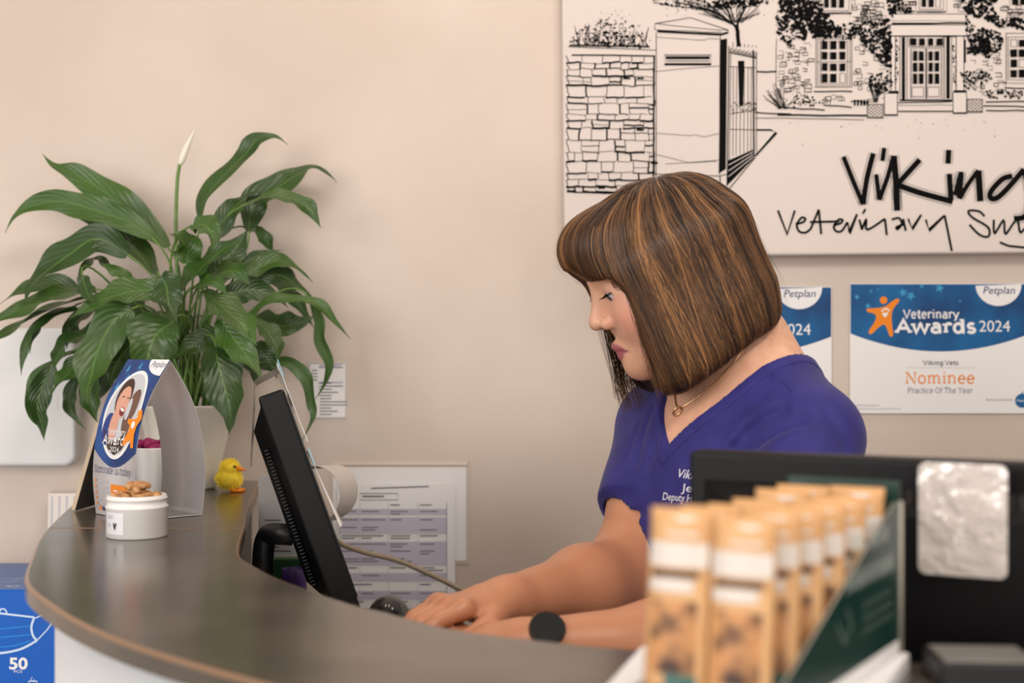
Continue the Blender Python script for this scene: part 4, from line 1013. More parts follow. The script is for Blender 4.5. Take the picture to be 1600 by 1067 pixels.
mb.add(vs, [(4, 5, 6, 7), (0, 1, 5, 4), (1, 2, 6, 5), (2, 3, 7, 6), (3, 0, 4, 7)], M_black, False, MM); bc = mb.build('back_cover', mon)
mb = MB()
for k in range(40):
    yv = .05 + k * .0044; mb.box((.034, yv, .0434), (.022, .0019, .006), M_black2, .0005, 1, MM)
mb.build('vent', mon)
# stand: curved neck and base
base = Vector((-.335, 1.90, DZ))
p0 = MM @ Vector((MW * .46, .11, .048)); nk = [p0, p0 + nb * .014 + Vector((0, 0, .006)), Vector((-.318, 1.85, p0.z - .004)), Vector((-.324, 1.85, p0.z - .035)), Vector((-.322, 1.852, DZ + .012))]
mb = MB(); mb.tube(cr(nk, 8), .014, M_black2, 14); mb.build('stand_neck', mon)
mb = MB(); mb.lathe([(.047, 0), (.050, .003), (.049, .010), (.02, .014), (.0005, .014)], M_black2, 36, (-.290, 1.86, DZ)); mb.build('stand_base', mon)
# clear film and taped notes on the monitor
cf = thing('plastic_wallet', 'clear plastic wallet hooked over the top of the edge-on monitor', 'wallet', MM @ Vector((.05, MHt + .02, .02)))
mb = MB()
for (a_, b_2) in (((MHt + .021, .028), (MHt - .075, .067)), ((MHt + .021, .028), (MHt + .026, -.0012)), ((MHt + .026, -.0012), (MHt - .03, -.006))):
    vs = [(x, y, z + o_) for o_ in (0, .0007) for x, (y, z) in ((.006, a_), (.13, a_), (.13, b_2), (.006, b_2))]
    mb.add(vs, [(0, 1, 2, 3), (7, 6, 5, 4), (0, 4, 5, 1), (1, 5, 6, 2), (2, 6, 7, 3), (3, 7, 4, 0)], M_clear, False, MM); mb.build('sleeve', cf)
M_tape = flat('blue_tape', srgb(150, 195, 215)); 
def note(lbl, y0, y1, w0, tilt):
    t = thing('paper_note', lbl, 'note', MM @ Vector((.03, y0, -.004)), 'paper notes on the edge-on monitor')
    mb = MB(); n_ = 8
    vs = []; 
    for i in range(n_ + 1):
        k = i / n_; vs += [(w0, y0 + (y1 - y0) * k, -.003 - tilt * (1 - k) * .5), (w0 + .07, y0 + (y1 - y0) * k, -.003 - tilt * (1 - k))]
    b2 = [(a_, b3, c - .0005) for a_, b3, c in vs]; o = len(vs); fs = []
    for i in range(n_):
        q = [2 * i, 2 * i + 1, 2 * i + 3, 2 * i + 2]; fs += [q, [k + o for k in q[::-1]], [2 * i, 2 * i + 2, 2 * i + 2 + o, 2 * i + o], [2 * i + 1, 2 * i + 1 + o, 2 * i + 3 + o, 2 * i + 3]]
    mb.add(vs + b2, fs, M_paper, True, MM); mb.build('sheet', t)
    mb = MB(); mb.box((w0 + .004, y1 - .008, -.005), (.012, .022, .0012), M_tape, .0003, 1, MM); mb.build('tape', t, label='pale blue tape')
note('white paper note taped at the top front of the edge-on monitor', MHt - .07, MHt + .032, .004, .006)
note('white printed strip taped halfway down the front of the edge-on monitor', .105, .205, .002, .012)
# curled paper
cp = MB(); cc = P(505, 770, 2.04); vs = []; n_ = 22
for i in range(n_ + 1):
    a_ = math.radians(120 - 205 * i / n_); rr = .038
    for j in (0, 1): vs.append(cc + Vector((-.010 + rr * math.cos(a_) * 1.0 + j * .024 * (1 - .5 * i / n_), j * .07 - .03, rr * math.sin(a_) * 1.08 - j * .004)))
fs = [(2 * i, 2 * i + 1, 2 * i + 3, 2 * i + 2) for i in range(n_)]
vs2 = [v + (v - cc).normalized() * .0006 for v in vs]; o = len(vs); fs += [tuple(k + o for k in f[::-1]) for f in fs]
cp.add(vs + vs2, fs, mat('receipt_paper', srgb(200, 194, 188), .5), True); cp.build('curled_receipt', None, 'curled white paper roll end behind the edge-on monitor', 'receipt paper', origin=cc)
# receipts in green tray
rc = thing('receipt_pad', 'white receipt slip standing in a green holder behind the edge-on monitor', 'receipt', P(440, 880, 2.06))
p0, p1 = P(404, 742, 2.06), P(472, 868, 2.06)
mb = MB(); mb.box(((p0.x + p1.x) / 2, 2.06, (p0.z + p1.z) / 2), (p1.x - p0.x, .002, p0.z - p1.z), M_paper); mb.build('slip', rc)
ar = Art(lambda u, v, h: P(u, v, 2.0588) + Vector((0, -h, 0)), .0002)
for k in range(9): ar.rect(414 + (k % 3) * 6, 812 + k * 6, 414 + (k % 3) * 6 + R.uniform(14, 34), 813.8 + k * 6, C_grey)
ar.text('TOTAL', 415, 835, 14, C_black, size=5); ar.build('print', rc)
M_grn = flat('green_plastic', srgb(38, 82, 46)); q = P(440, 875, 2.06); mb = MB(); mb.box((q.x, 2.06, (q.z + DZ) / 2), (.066, .03, q.z - DZ + .008), M_grn, .002); mb.build('holder', rc, label='green holder')
M_pur = flat('purple_plastic', srgb(70, 40, 110)); q = P(460, 888, 2.012); mb = MB(); mb.lathe([(.016, 0), (.0175, .004), (.0175, q.z - DZ), (.0155, q.z - DZ), (.015, .01), (.0005, .008)], M_pur, 24, (q.x, 2.012, DZ)); mb.build('pen_pot', None, 'purple pot low behind the edge-on monitor', 'pot', origin=(q.x, 2.012, DZ))
# cable
cb_pts = [P(500, 815, 2.12), P(527, 846, 2.16), P(570, 863, 2.2), P(622, 876, 2.22), P(680, 901, 2.22), P(735, 928, 2.2), P(776, 941, 2.16), P(830, 950, 2.12)]
cb_pts[-1] = P(830, 962, 2.18); cb_pts += [P(868, 1000, 2.22), Vector((.10, 2.27, .7)), Vector((.11, 2.29, .3)), Vector((.12, 2.28, .005))]
M_cable = mat('grey_cable', srgb(150, 135, 115), .45); mb = MB(); mb.tube(cr(cb_pts, 8), .0042, M_cable, 10); mb.build('cable', None, 'grey cable drooping across the wall papers behind the desk', 'cable', origin=cb_pts[0])
# mouse and keyboard
ms = thing('computer_mouse', 'black computer mouse on the desk just past the counter edge', 'mouse', P(607, 950, 1.775)); ms.location.z = DZ
mc = P(607, 950, 1.775); mb = MB(); bb = bmesh.new(); bmesh.ops.create_uvsphere(bb, u_segments=28, v_segments=16, radius=1)
for v in bb.verts:
    z = max(v.co.z, -.1); v.co = Vector((mc.x + v.co.x * .031 * (1 + .0 * z), mc.y + v.co.y * .052, DZ + .004 + max(0, z) * .045 * (1 - .12 * v.co.y)))
mb.bm(bb, mat('gloss_black', srgb(16, 15, 15), .18), True); mb.build('shell', ms)
mb = MB(); mb.box((mc.x, mc.y, DZ + .0025), (.05, .09, .004), M_black2, .001); mb.build('base', ms)
mb = MB(); mb.tube(cr([(mc.x + .028, mc.y + .03, DZ + .012), (mc.x + .06, mc.y + .03, DZ + .022), (mc.x + .06, mc.y - .02, DZ + .008), (mc.x + .02, mc.y - .09, DZ + .003), (mc.x - .03, mc.y - .12, DZ + .003)], 8), .002, M_black, 8); mb.build('cord', ms)
kb = thing('keyboard', 'low black keyboard under the hands of the person', 'keyboard', (-.06, 1.45, DZ))
KM = Matrix.Translation((-.075, 1.47, DZ)) @ Matrix.Rotation(math.radians(58), 4, 'Z')
mb = MB(); mb.box((0, 0, .008), (.36, .13, .016), M_black, .003, 2, KM); mb.build('base', kb)
mb = MB()
for i in range(5):
    for j in range(17): mb.box((-.165 + j * .0206, -.044 + i * .0215, .0185), (.0168, .0175, .006), M_black2, .0015, 1, KM)
mb.build('keys', kb)

# ------------------------------------------------------------------ signed-distance modelling
def V3(*a): return np.array(a if len(a) == 3 else tuple(a[0]), float)
def rc(p, a, b, r1, r2):
    a = V3(*a) if not isinstance(a, np.ndarray) else a; b = V3(*b) if not isinstance(b, np.ndarray) else b
    ba = b - a; t = np.clip(((p - a) @ ba) / (ba @ ba), 0, 1)
    return np.linalg.norm(p - a - t[:, None] * ba, axis=1) - (r1 + (r2 - r1) * t)
def ell(p, c, r, A=None):
    q = p - np.array(c, float)
    if A is not None: q = q @ A
    r = np.array(r, float); k0 = np.linalg.norm(q / r, axis=1); k1 = np.linalg.norm(q / (r * r), axis=1)
    return k0 * (k0 - 1) / np.maximum(k1, 1e-9)
def smin(a, b, k):
    h = np.clip(.5 + .5 * (b - a) / k, 0, 1); return b + (a - b) * h - k * h * (1 - h)
def smax(a, b, k): return -smin(-a, -b, k)
def surface_nets(f, lo, hi, h, n=14):
    lo = np.array(lo, float); hi = np.array(hi, float)
    nb_ = np.ceil((hi - lo) / (h * n)).astype(int); NC = nb_ * n + 2
    g = np.stack(np.meshgrid(*[np.arange(k) for k in nb_], indexing='ij'), -1).reshape(-1, 3)
    d = np.concatenate([f(c) for c in np.array_split(lo + (g + .5) * n * h, max(1, len(g) // 60000 + 1))])
    g = g[np.abs(d) < n * h * .5 * 1.733 * 1.35]
    r = np.arange(n + 1); cor = np.stack(np.meshgrid(r, r, r, indexing='ij'), -1).reshape(-1, 3)
    ids, vts, quads = [], [], []
    def gid(ijk): return (ijk[..., 0] * NC[1] + ijk[..., 1]) * NC[2] + ijk[..., 2]
    E = [((0,0,0),(1,0,0)),((0,0,0),(0,1,0)),((0,0,0),(0,0,1)),((1,0,0),(1,1,0)),((1,0,0),(1,0,1)),((0,1,0),(1,1,0)),((0,1,0),(0,1,1)),((0,0,1),(1,0,1)),((0,0,1),(0,1,1)),((1,1,0),(1,1,1)),((1,0,1),(1,1,1)),((0,1,1),(1,1,1))]
    for ch in np.array_split(g, max(1, len(g) // 40)):
        if not len(ch): continue
        pts = (ch[:, None, :] * n + cor[None]).reshape(-1, 3)
        v = f(lo + pts * h).reshape(len(ch), n + 1, n + 1, n + 1)
        s = v < 0
        C = lambda A_, o: A_[:, o[0]:n + o[0], o[1]:n + o[1], o[2]:n + o[2]]
        cnt = sum(C(s, (a, b, c)).astype(np.int8) for a in (0, 1) for b in (0, 1) for c in (0, 1))
        act = (cnt > 0) & (cnt < 8)
        ib, i, j, k = np.nonzero(act)
        if not len(ib): continue
        cell = ch[ib] * n + np.stack([i, j, k], 1)
        acc = np.zeros((len(ib), 3)); num = np.zeros(len(ib))
        for a, b in E:
            va = v[ib, i + a[0], j + a[1], k + a[2]]; vb = v[ib, i + b[0], j + b[1], k + b[2]]
            x = (va < 0) != (vb < 0); t = np.where(x, va / np.where(x, va - vb, 1), 0)
            acc += np.where(x[:, None], np.array(a) + t[:, None] * (np.array(b) - np.array(a)), 0); num += x
        ids.append(gid(cell)); vts.append(lo + (cell + acc / num[:, None]) * h)
        for ax_ in range(3):
            e = [0, 0, 0]; e[ax_] = 1
            va = v[ib, i, j, k]; vb = v[ib, i + e[0], j + e[1], k + e[2]]; x = (va < 0) != (vb < 0)
            c = cell[x]; neg = (va < 0)[x]; u1 = np.zeros(3, int); u2 = np.zeros(3, int); u1[(ax_ + 1) % 3] = 1; u2[(ax_ + 2) % 3] = 1
            q = np.stack([gid(c), gid(c - u1), gid(c - u1 - u2), gid(c - u2)], 1); q[~neg] = q[~neg][:, ::-1]
            quads.append(q)
    ids = np.concatenate(ids); vts = np.concatenate(vts); q = np.concatenate(quads)
    o = np.argsort(ids); ids = ids[o]; vts = vts[o]
    ix = np.searchsorted(ids, q); ix = np.clip(ix, 0, len(ids) - 1); ok = (ids[ix] == q).all(1)
    return vts, ix[ok]
def smooth_mesh(v, f, it=2, lam=.5):
    e = np.concatenate([f[:, [0, 1]], f[:, [1, 2]], f[:, [2, 3]], f[:, [3, 0]]]); e = np.concatenate([e, e[:, ::-1]])
    deg = np.bincount(e[:, 0], minlength=len(v)).astype(float)
    for _ in range(it):
        a = np.stack([np.bincount(e[:, 0], weights=v[e[:, 1], c], minlength=len(v)) for c in range(3)], 1) / np.maximum(deg, 1)[:, None]
        v = v + lam * (a - v)
    return v
def bvh(v, f): return BVHTree.FromPolygons([tuple(x) for x in v], [tuple(int(i) for i in q) for q in f])
CAMP = Vector((0, 0, CH))
def cast(B, px, py):
    d = Vector(((px - 800) / FPX, 1, -(py - 533.5) / FPX)).normalized()
    l, n, i, ds = B.ray_cast(CAMP, d)
    return l, n

# ------------------------------------------------------------------ person: skeleton
HC = np.array(P(1035, 392, 1.70))
pit, yaw = math.radians(25), math.radians(7)
HF = np.array((-math.cos(yaw) * math.cos(pit), -math.sin(yaw) * math.cos(pit), -math.sin(pit)))
HL = np.array((math.sin(yaw), -math.cos(yaw), 0.0)); HU = np.cross(HF, HL)
HA = np.stack([HF, HL, HU], 1)
def hp2w(q): return np.array(q, float) @ HA.T + HC
M0 = np.array((.262, 1.73, 0)); BR = np.array((.559, -.829, 0)); BF = np.array((-.829, -.559, 0)); BU = np.array((0, 0, 1.))
BA = np.stack([BR, BF, BU], 1)
def b2w(a, b, z): return M0 + BR * a + BF * b + BU * z
SJL = b2w(.141, .0, 1.238); SJR = b2w(-.100, .012, 1.225)
ELL_ = np.array((.250, 1.455, 1.040)); WRL = np.array((.012, 1.425, 1.046))
ELR = np.array((.140, 1.70, 1.066)); WRR = np.array((-.004, 1.525, 1.072))
def head_sdf(p):
    q = (p - HC) @ HA; s = q.copy(); s[:, 1] = np.abs(s[:, 1])
    d = ell(q, (.0, 0, .003), (.092, .073, .082))
    d = smin(d, ell(q, (.046, 0, -.050), (.047, .058, .070)), .025)
    d = smin(d, ell(q, (.052, 0, -.095), (.040, .042, .036)), .025)
    d = smin(d, ell(q, (.081, 0, -.112), (.019, .022, .018)), .02)
    d = smin(d, ell(s, (.066, .036, -.050), (.022, .024, .028)), .022)
    d = smin(d, rc(s, (.084, .008, .008), (.074, .044, .006), .012, .009), .014)
    d = smin(d, rc(q, (.088, 0, -.004), (.106, 0, -.040), .0065, .0085), .012)          # nose bridge
    d = smin(d, ell(q, (.1085, 0, -.0455), (.0098, .0098, .0085)), .007)                 # tip
    d = smin(d, ell(s, (.0970, .0140, -.0495), (.0115, .0070, .0082)), .005)              # wings
    d = smax(d, -ell(s, (.1045, .0065, -.0565), (.004, .003, .003)), .003)               # nostrils
    d = smax(d, -ell(s, (.1015, .032, -.018), (.014, .014, .0095)), .012)                # socket
    d = smin(d, ell(s, (.0775, .031, -.0185), (.0137, .0142, .0132)), .006)               # eyelid
    d = smax(d, -ell(s, (.092, .032, -.0212), (.012, .0122, .0050)), .002)               # lid opening
    d = smin(d, rc(s, (.0985, .0, -.0795), (.084, .023, -.0895), .0066, .0033), .006)     # upper lip
    d = smin(d, rc(s, (.0955, .0, -.0915), (.083, .022, -.0905), .0072, .0033), .006)     # lower lip
    d = smax(d, -rc(s, (.1065, .0, -.0858), (.087, .024, -.0903), .0018, .001), .003)     # mouth line
    d = smin(d, ell(s, (-.008, .074, -.030), (.016, .008, .029)), .008)                  # ear
    return d
def hand_sdf(p, W, d, s, thumb, curl, drop=0):
    """W wrist, d direction of the fingers, s towards the index side"""
    d = d / np.linalg.norm(d); s = s / np.linalg.norm(s); up = np.cross(d, s) * thumb; up = up / np.linalg.norm(up)
    if up[2] < 0: up = -up
    r = rc(p, W, W + d * .03, .0245, .023)
    for o in (-.024, -.008, .008, .024):
        r = smin(r, rc(p, W + d * .018 + s * o * .7, W + d * .078 + s * o + up * .002, .0135, .0105), .012)
    off = (.027, .009, -.009, -.0255); ln = (.92, 1.0, .95, .78)
    for i in range(4):
        K_ = W + d * (.080 - .004 * abs(i - 1.2)) + s * off[i] + up * .003
        a = curl * (1 + .12 * i); D = d + s * (off[i] * 2.2)
        p1 = K_ + (D * math.cos(a * .35) - up * math.sin(a * .35)) * .040 * ln[i]
        p2 = p1 + (D * math.cos(a * .95) - up * math.sin(a * .95)) * .024 * ln[i]
        p3 = p2 + (D * math.cos(a * 1.4) - up * math.sin(a * 1.4)) * .018 * ln[i]
        f = np.minimum(np.minimum(rc(p, K_, p1, .0098, .0083), rc(p, p1, p2, .0084, .0074)), rc(p, p2, p3, .0074, .0062))
        r = smin(r, f, .005)
        r = smin(r, np.linalg.norm(p - K_ - up * .003, axis=1) - .0085, .008)
    t0 = W + d * .022 + s * .018 - up * .004; t1 = W + d * .055 + s * .043 - up * .012; t2 = W + d * .082 + s * .048 - up * .020; t3 = W + d * .104 + s * .044 - up * .026
    f = np.minimum(np.minimum(rc(p, t0, t1, .015, .0115), rc(p, t1, t2, .0105, .0090)), rc(p, t2, t3, .0090, .0072))
    return smin(r, f, .01)
HDR = (np.array((-.80, -.58, -.02)), np.array((.58, -.80, .06)))
HDL = (np.array((-.95, .20, -.03)), np.array((.20, .95, .05)))
def arms_sdf(p):
    d = rc(p, SJL, ELL_, .052, .043); d = smin(d, rc(p, ELL_, ELL_ * .62 + WRL * .38, .041, .043), .02); d = smin(d, rc(p, ELL_ * .62 + WRL * .38, WRL, .043, .0245), .03)
    e = rc(p, SJR, ELR, .050, .047); e = smin(e, rc(p, ELR, ELR * .62 + WRR * .38, .043, .0435), .045); e = smin(e, rc(p, ELR * .62 + WRR * .38, WRR, .0435, .0255), .03)
    e = smin(e, hand_sdf(p, WRR, HDR[0], HDR[1], 1, .62), .014)
    d = smin(d, hand_sdf(p, WRL, HDL[0], HDL[1], 1, .35), .014)
    return np.minimum(d, e)
NB = b2w(0, .0, 1.325); NT = hp2w((-.028, 0, -.06))
def torso_sdf(p):
    q = (p - M0) @ BA; s = q.copy(); s[:, 0] = np.abs(s[:, 0])
    d = ell(q, (0, .005, 1.175), (.146, .100, .135))
    d = smin(d, ell(q, (0, -.01, 1.00), (.132, .104, .20)), .06)
    d = smin(d, ell(q, (0, -.015, .84), (.168, .122, .13)), .06)
    d = smin(d, ell(s, (.064, .050, 1.145), (.058, .056, .062)), .035)
    return d
def chest_sdf(p):
    q = (p - M0) @ BA; s = q.copy(); s[:, 0] = np.abs(s[:, 0])
    d = torso_sdf(p)
    d = smin(d, rc(s, (.03, -.012, 1.315), (.122, .0, 1.246), .049, .051), .03)
    d = smin(d, rc(s, (.02, -.025, 1.350), (.088, -.018, 1.282), .044, .033), .03)
    return d
def skin_sdf(p):
    d = chest_sdf(p)
    d = smin(d, rc(p, NB, NT, .056, .052), .035)
    q = (p - M0) @ BA; s = q.copy(); s[:, 0] = np.abs(s[:, 0])
    d = smin(d, head_sdf(p), .02)
    d = smin(d, arms_sdf(p), .022)
    return d
t_person = thing('person', 'person with a brown bob in a violet scrub top, typing at the reception desk', 'person', (.26, 1.73, 0))
v, f = surface_nets(skin_sdf, (-.20, 1.25, .74), (.46, 1.98, 1.58), .0026)
v = smooth_mesh(v, f, 1, .4)
q = (v - HC) @ HA
# natural colour of the lips, cheeks, brows
qs = q.copy(); qs[:, 1] = np.abs(qs[:, 1])
lip = np.minimum(rc(qs, (.101, .0, -.0800), (.086, .0225, -.0893), .0058, .0022), rc(qs, (.0985, .0, -.0920), (.085, .0215, -.0908), .0066, .0026))
blush = np.exp(-np.sum(((qs - np.array((.075, .045, -.052))) / .026) ** 2, 1))
arm_shade = np.clip((1.20 - v[:, 2]) / .06, 0, 1)  # shade and warm light on the arms, painted into the skin tint
tint = np.stack([np.clip(1 - lip / .0012, 0, 1) * (qs[:, 0] > .06), blush * .8, arm_shade], 1)
M_skin = mat('skin', srgb(206, 150, 116), .42, spec=.42, Subsurface_Weight=.06, Subsurface_Scale=.005)
bsdf(M_skin).inputs['Subsurface Radius'].default_value = (1, .35, .2)
def skinmat():
    m = M_skin; at = nd(m, 'ShaderNodeAttribute'); at.attribute_name = 'tint'; sp_ = nd(m, 'ShaderNodeSeparateColor'); lk(m, at.outputs['Color'], sp_.inputs[0])
    n = nd(m, 'ShaderNodeTexNoise'); n.inputs['Scale'].default_value = 60; tcn = nd(m, 'ShaderNodeTexCoord'); lk(m, tcn.outputs['Object'], n.inputs['Vector'])
    r = nd(m, 'ShaderNodeValToRGB'); r.color_ramp.elements[0].color = srgb(212, 160, 132); r.color_ramp.elements[1].color = srgb(222, 172, 144); r.color_ramp.elements[0].position = .35; r.color_ramp.elements[1].position = .65; lk(m, n.outputs['Fac'], r.inputs[0])
    a = nd(m, 'ShaderNodeMix', data_type='RGBA'); lk(m, sp_.outputs[1], a.inputs[0]); lk(m, r.outputs[0], a.inputs[6]); a.inputs[7].default_value = srgb(226, 156, 138)
    b = nd(m, 'ShaderNodeMix', data_type='RGBA'); lk(m, sp_.outputs[0], b.inputs[0]); lk(m, a.outputs[2], b.inputs[6]); b.inputs[7].default_value = srgb(164, 92, 100)
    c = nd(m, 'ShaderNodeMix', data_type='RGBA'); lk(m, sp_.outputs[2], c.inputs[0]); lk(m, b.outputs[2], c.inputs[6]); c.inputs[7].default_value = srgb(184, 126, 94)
    lk(m, c.outputs[2], bsdf(m).inputs['Base Color'])
    bp = nd(m, 'ShaderNodeBump'); n2 = nd(m, 'ShaderNodeTexNoise'); n2.inputs['Scale'].default_value = 700; lk(m, tcn.outputs['Object'], n2.inputs['Vector']); bp.inputs['Strength'].default_value = .12; bp.inputs['Distance'].default_value = .0005; lk(m, n2.outputs['Fac'], bp.inputs['Height']); lk(m, bp.outputs[0], bsdf(m).inputs['Normal'])
skinmat()
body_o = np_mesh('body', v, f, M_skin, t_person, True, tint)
B_skin = bvh(v, f)
# eyes, lashes, brows
M_eye = mat('eye_white', srgb(206, 198, 198), .15); M_iris = mat('iris', srgb(52, 48, 62), .12); M_hairdark = mat('dark_brown_hair', srgb(42, 28, 22), .5); noise_bump(M_hairdark, 200, .1)
for s in (1, -1):
    mb = MB(); c = hp2w((.0775, .031 * s, -.0185)); mb.ball(c, .0124, M_eye, n=24); eo = mb.build('eye', t_person)
    dr = hp2w((.0775 + .0105, .031 * s + .000, -.0185 - .0046)); dn = Vector(dr - c).normalized()
    Mi = Matrix.Translation(Vector(c) + dn * .0108) @ dn.to_track_quat('Z', 'Y').to_matrix().to_4x4()
    mb = MB(); mb.ball((0, 0, 0), (.0058, .0058, .0023), M_iris, Mi, 20); mb.build('iris', eo)
    mb = MB()
    for k in range(20):
        a = k / 19; y = .031 + (a - .5) * .024; r0 = math.sqrt(max(0, .0139 ** 2 - (y - .031) ** 2))
        p0 = hp2w((.0775 + r0 * .985, y * s, -.0185 + r0 * .10)); p1 = hp2w((.0775 + r0 + .005, (y + (a - .5) * .004) * s, -.0185 - r0 * .10)); p2 = hp2w((.0775 + r0 + .0085, (y + (a - .4) * .008) * s, -.0185 - r0 * .06))
        mb.tube([p0, p1, p2], [.00028, .00022, .00008], M_black, 4)
    arc_ = [hp2w((.0775 + math.sqrt(max(0, .0140 ** 2 - ((a - .5) * .025) ** 2)) * .96, (.031 + (a - .5) * .025) * s, -.0185 + .0016)) for a in [i / 12 for i in range(13)]]
    mb.tube(arc_, .00055, M_black, 5); mb.build('eyelashes', t_person)
    mb = MB()
    for k in range(150):
        a = random.random(); y = .012 + a * .036; z = .0055 + .0035 * math.sin(a * 2.4) + random.uniform(-.0018, .0018)
        o_ = hp2w((.16, y * s, z)); l, n, i_, ds = B_skin.ray_cast(Vector(o_), Vector(-HF))
        if l is None: continue
        e_ = Vector(hp2w((0, .006 * s, -.0008)) - HC); mb.tube([l - n * .0005, l + e_ * .5 + n * .0010, l + e_ + n * .0008], [.00028, .00025, .00008], M_hairdark, 4)
    mb.build('eyebrow', t_person)

# ------------------------------------------------------------------ scrub top
def zcut(q):
    a = np.abs(q[:, 0] - .008); front = 1.226 + 1.12 * a; back = 1.330 + .0 * a
    t = np.clip((q[:, 1] + .07) / .05, 0, 1); t = t * t * (3 - 2 * t)
    return np.minimum(back + (front - back) * t, 1.352)
def sleeve(p, S_, E_, r1, r2, k):
    return rc(p, S_, S_ + (E_ - S_) * 1.0, r1, r2)
FOLDS = []
def cloth_base(p):
    q = (p - M0) @ BA; s = q.copy(); s[:, 0] = np.abs(s[:, 0])
    d = chest_sdf(p) - .006
    d = np.minimum(d, smin(chest_sdf(p), rc(p, NB, NT, .056, .052), .035) - .0045)
    d = smin(d, ell(q, (0, .032, 1.115), (.105, .074, .10)), .05)
    d = smin(d, ell(q, (0, .01, .93), (.155, .112, .20)), .06)
    sl = rc(p, SJL, SJL + (ELL_ - SJL) * .6, .059, .060); sr = rc(p, SJR, SJR + (ELR - SJR) * .6, .060, .0625)
    nl = (ELL_ - SJL) / np.linalg.norm(ELL_ - SJL); nr = (ELR - SJR) / np.linalg.norm(ELR - SJR)
    sl = smax(sl, (p - (SJL + (ELL_ - SJL) * .60)) @ nl, .004); sr = smax(sr, (p - (SJR + (ELR - SJR) * .52)) @ nr, .004)
    d = smin(d, smin(sl, sr, .001), .028)
    d = smax(d, -rc(p, SJR + (ELR - SJR) * .40, ELR, .053, .050), .003); d = smax(d, -rc(p, SJL + (ELL_ - SJL) * .48, ELL_, .052, .048), .003)
    return d
def cloth_sdf(p):
    d = cloth_base(p); q = (p - M0) @ BA
    for A_, r, dep in FOLDS:
        m = np.full(len(p), 9.0)
        for i in range(len(A_) - 1): m = np.minimum(m, rc(p, A_[i], A_[i + 1], 0, 0))
        d = d + dep * np.exp(-(m / r) ** 2)
    d = d + .0011 * np.sin(q[:, 0] * 70 + q[:, 2] * 25) * np.clip((1.20 - q[:, 2]) * 12, 0, 1)
    return d
def shell(p, grow=0.0):
    q = (p - M0) @ BA
    return cloth_sdf(p) - grow
vb, fb = surface_nets(cloth_base, (-.05, 1.45, .76), (.48, 2.0, 1.42), .007)
B_cb = bvh(vb, fb)
def fold(pxs, r, dep):
    A_ = [np.array(cast(B_cb, *a)[0]) for a in pxs if cast(B_cb, *a)[0] is not None]
    if len(A_) > 1: FOLDS.append((A_, r, dep))
fold([(1222, 640), (1196, 655), (1170, 675), (1150, 700)], .007, .011); fold([(1206, 632), (1180, 645), (1156, 668), (1140, 690)], .008, -.004)
fold([(1250, 655), (1215, 668), (1185, 688), (1165, 706)], .008, .010); fold([(1255, 675), (1225, 690), (1205, 704)], .008, -.003)
fold([(1040, 650), (1025, 690), (1010, 730)], .006, .0040); fold([(1018, 640), (1003, 680), (993, 725)], .006, .0040); fold([(1000, 660), (988, 690), (980, 715)], .005, .002)
fold([(1290, 640), (1310, 668), (1322, 700)], .008, .0040); fold([(1000, 800), (985, 830), (975, 860)], .008, .0036); fold([(1060, 720), (1075, 760), (1090, 790)], .01, -.002)
def top_sdf(p):
    q = (p - M0) @ BA
    d = shell(p); d = np.maximum(d, (q[:, 2] - zcut(q)) * .62); d = np.maximum(d, .80 - q[:, 2])
    return d
M_scrub = mat('scrub_cloth', srgb(54, 49, 126), .68, spec=.25, Sheen_Weight=.12, Sheen_Roughness=.4)
noise_color(M_scrub, srgb(45, 41, 108), srgb(52, 48, 120), 30); noise_bump(M_scrub, 1500, .12, .0004, 2)
v, f = surface_nets(top_sdf, (-.05, 1.42, .78), (.48, 2.02, 1.40), .0034)
v = smooth_mesh(v, f, 1, .35)
top = np_mesh('scrub_top', v, f, M_scrub, t_person, True)
B_top = bvh(v, f)
def band_sdf(p):
    q = (p - M0) @ BA; z = zcut(q)
    d = shell(p, .0012); d = np.maximum(d, (q[:, 2] - z - .0006) * .62); d = np.maximum(d, (z - .023 - q[:, 2]) * .62); d = np.maximum(d, 1.19 - q[:, 2])
    return d
v2, f2 = surface_nets(band_sdf, (.05, 1.45, 1.19), (.42, 1.95, 1.40), .0024); v2 = smooth_mesh(v2, f2, 1, .35)
np_mesh('neckband', v2, f2, M_scrub, top, True)
M_seam = mat('seam_thread', srgb(44, 40, 112), .7); noise_bump(M_seam, 500, .1)
for pl_ in ([(1190, 568), (1206, 584), (1224, 598), (1238, 613)], [(1147, 636), (1146, 655), (1149, 672)]):
    pts = [cast(B_top, *a) for a in pl_]; pts = [l + n * .0003 for l, n in pts if l is not None]
    if len(pts) > 1: mb = MB(); mb.tube(cr(pts, 5), .0006, M_seam, 5); mb.build('seam', top)
B_band = bvh(np.concatenate([v, v2]), np.concatenate([f, f2 + len(v)]))
def onchest(u, v_, h):
    l, n = cast(B_top, u, v_)
    return (l + n * h * 2.0) if l is not None else P(u, v_, 1.62)
ar = Art(onchest, .0004); C_emb = flat('white_thread', srgb(232, 230, 240), .7)
ar.text('Viking', 1060, 746, 38, C_emb, size=20, shear=.25, rot=.14); ar.text('Jen', 1065, 768, 26, C_emb, size=18, shear=.05, rot=.06); ar.text('Deputy Head', 1036, 781, 62, C_emb, size=17, shear=.12, rot=.08)
ar.build('embroidery', top)
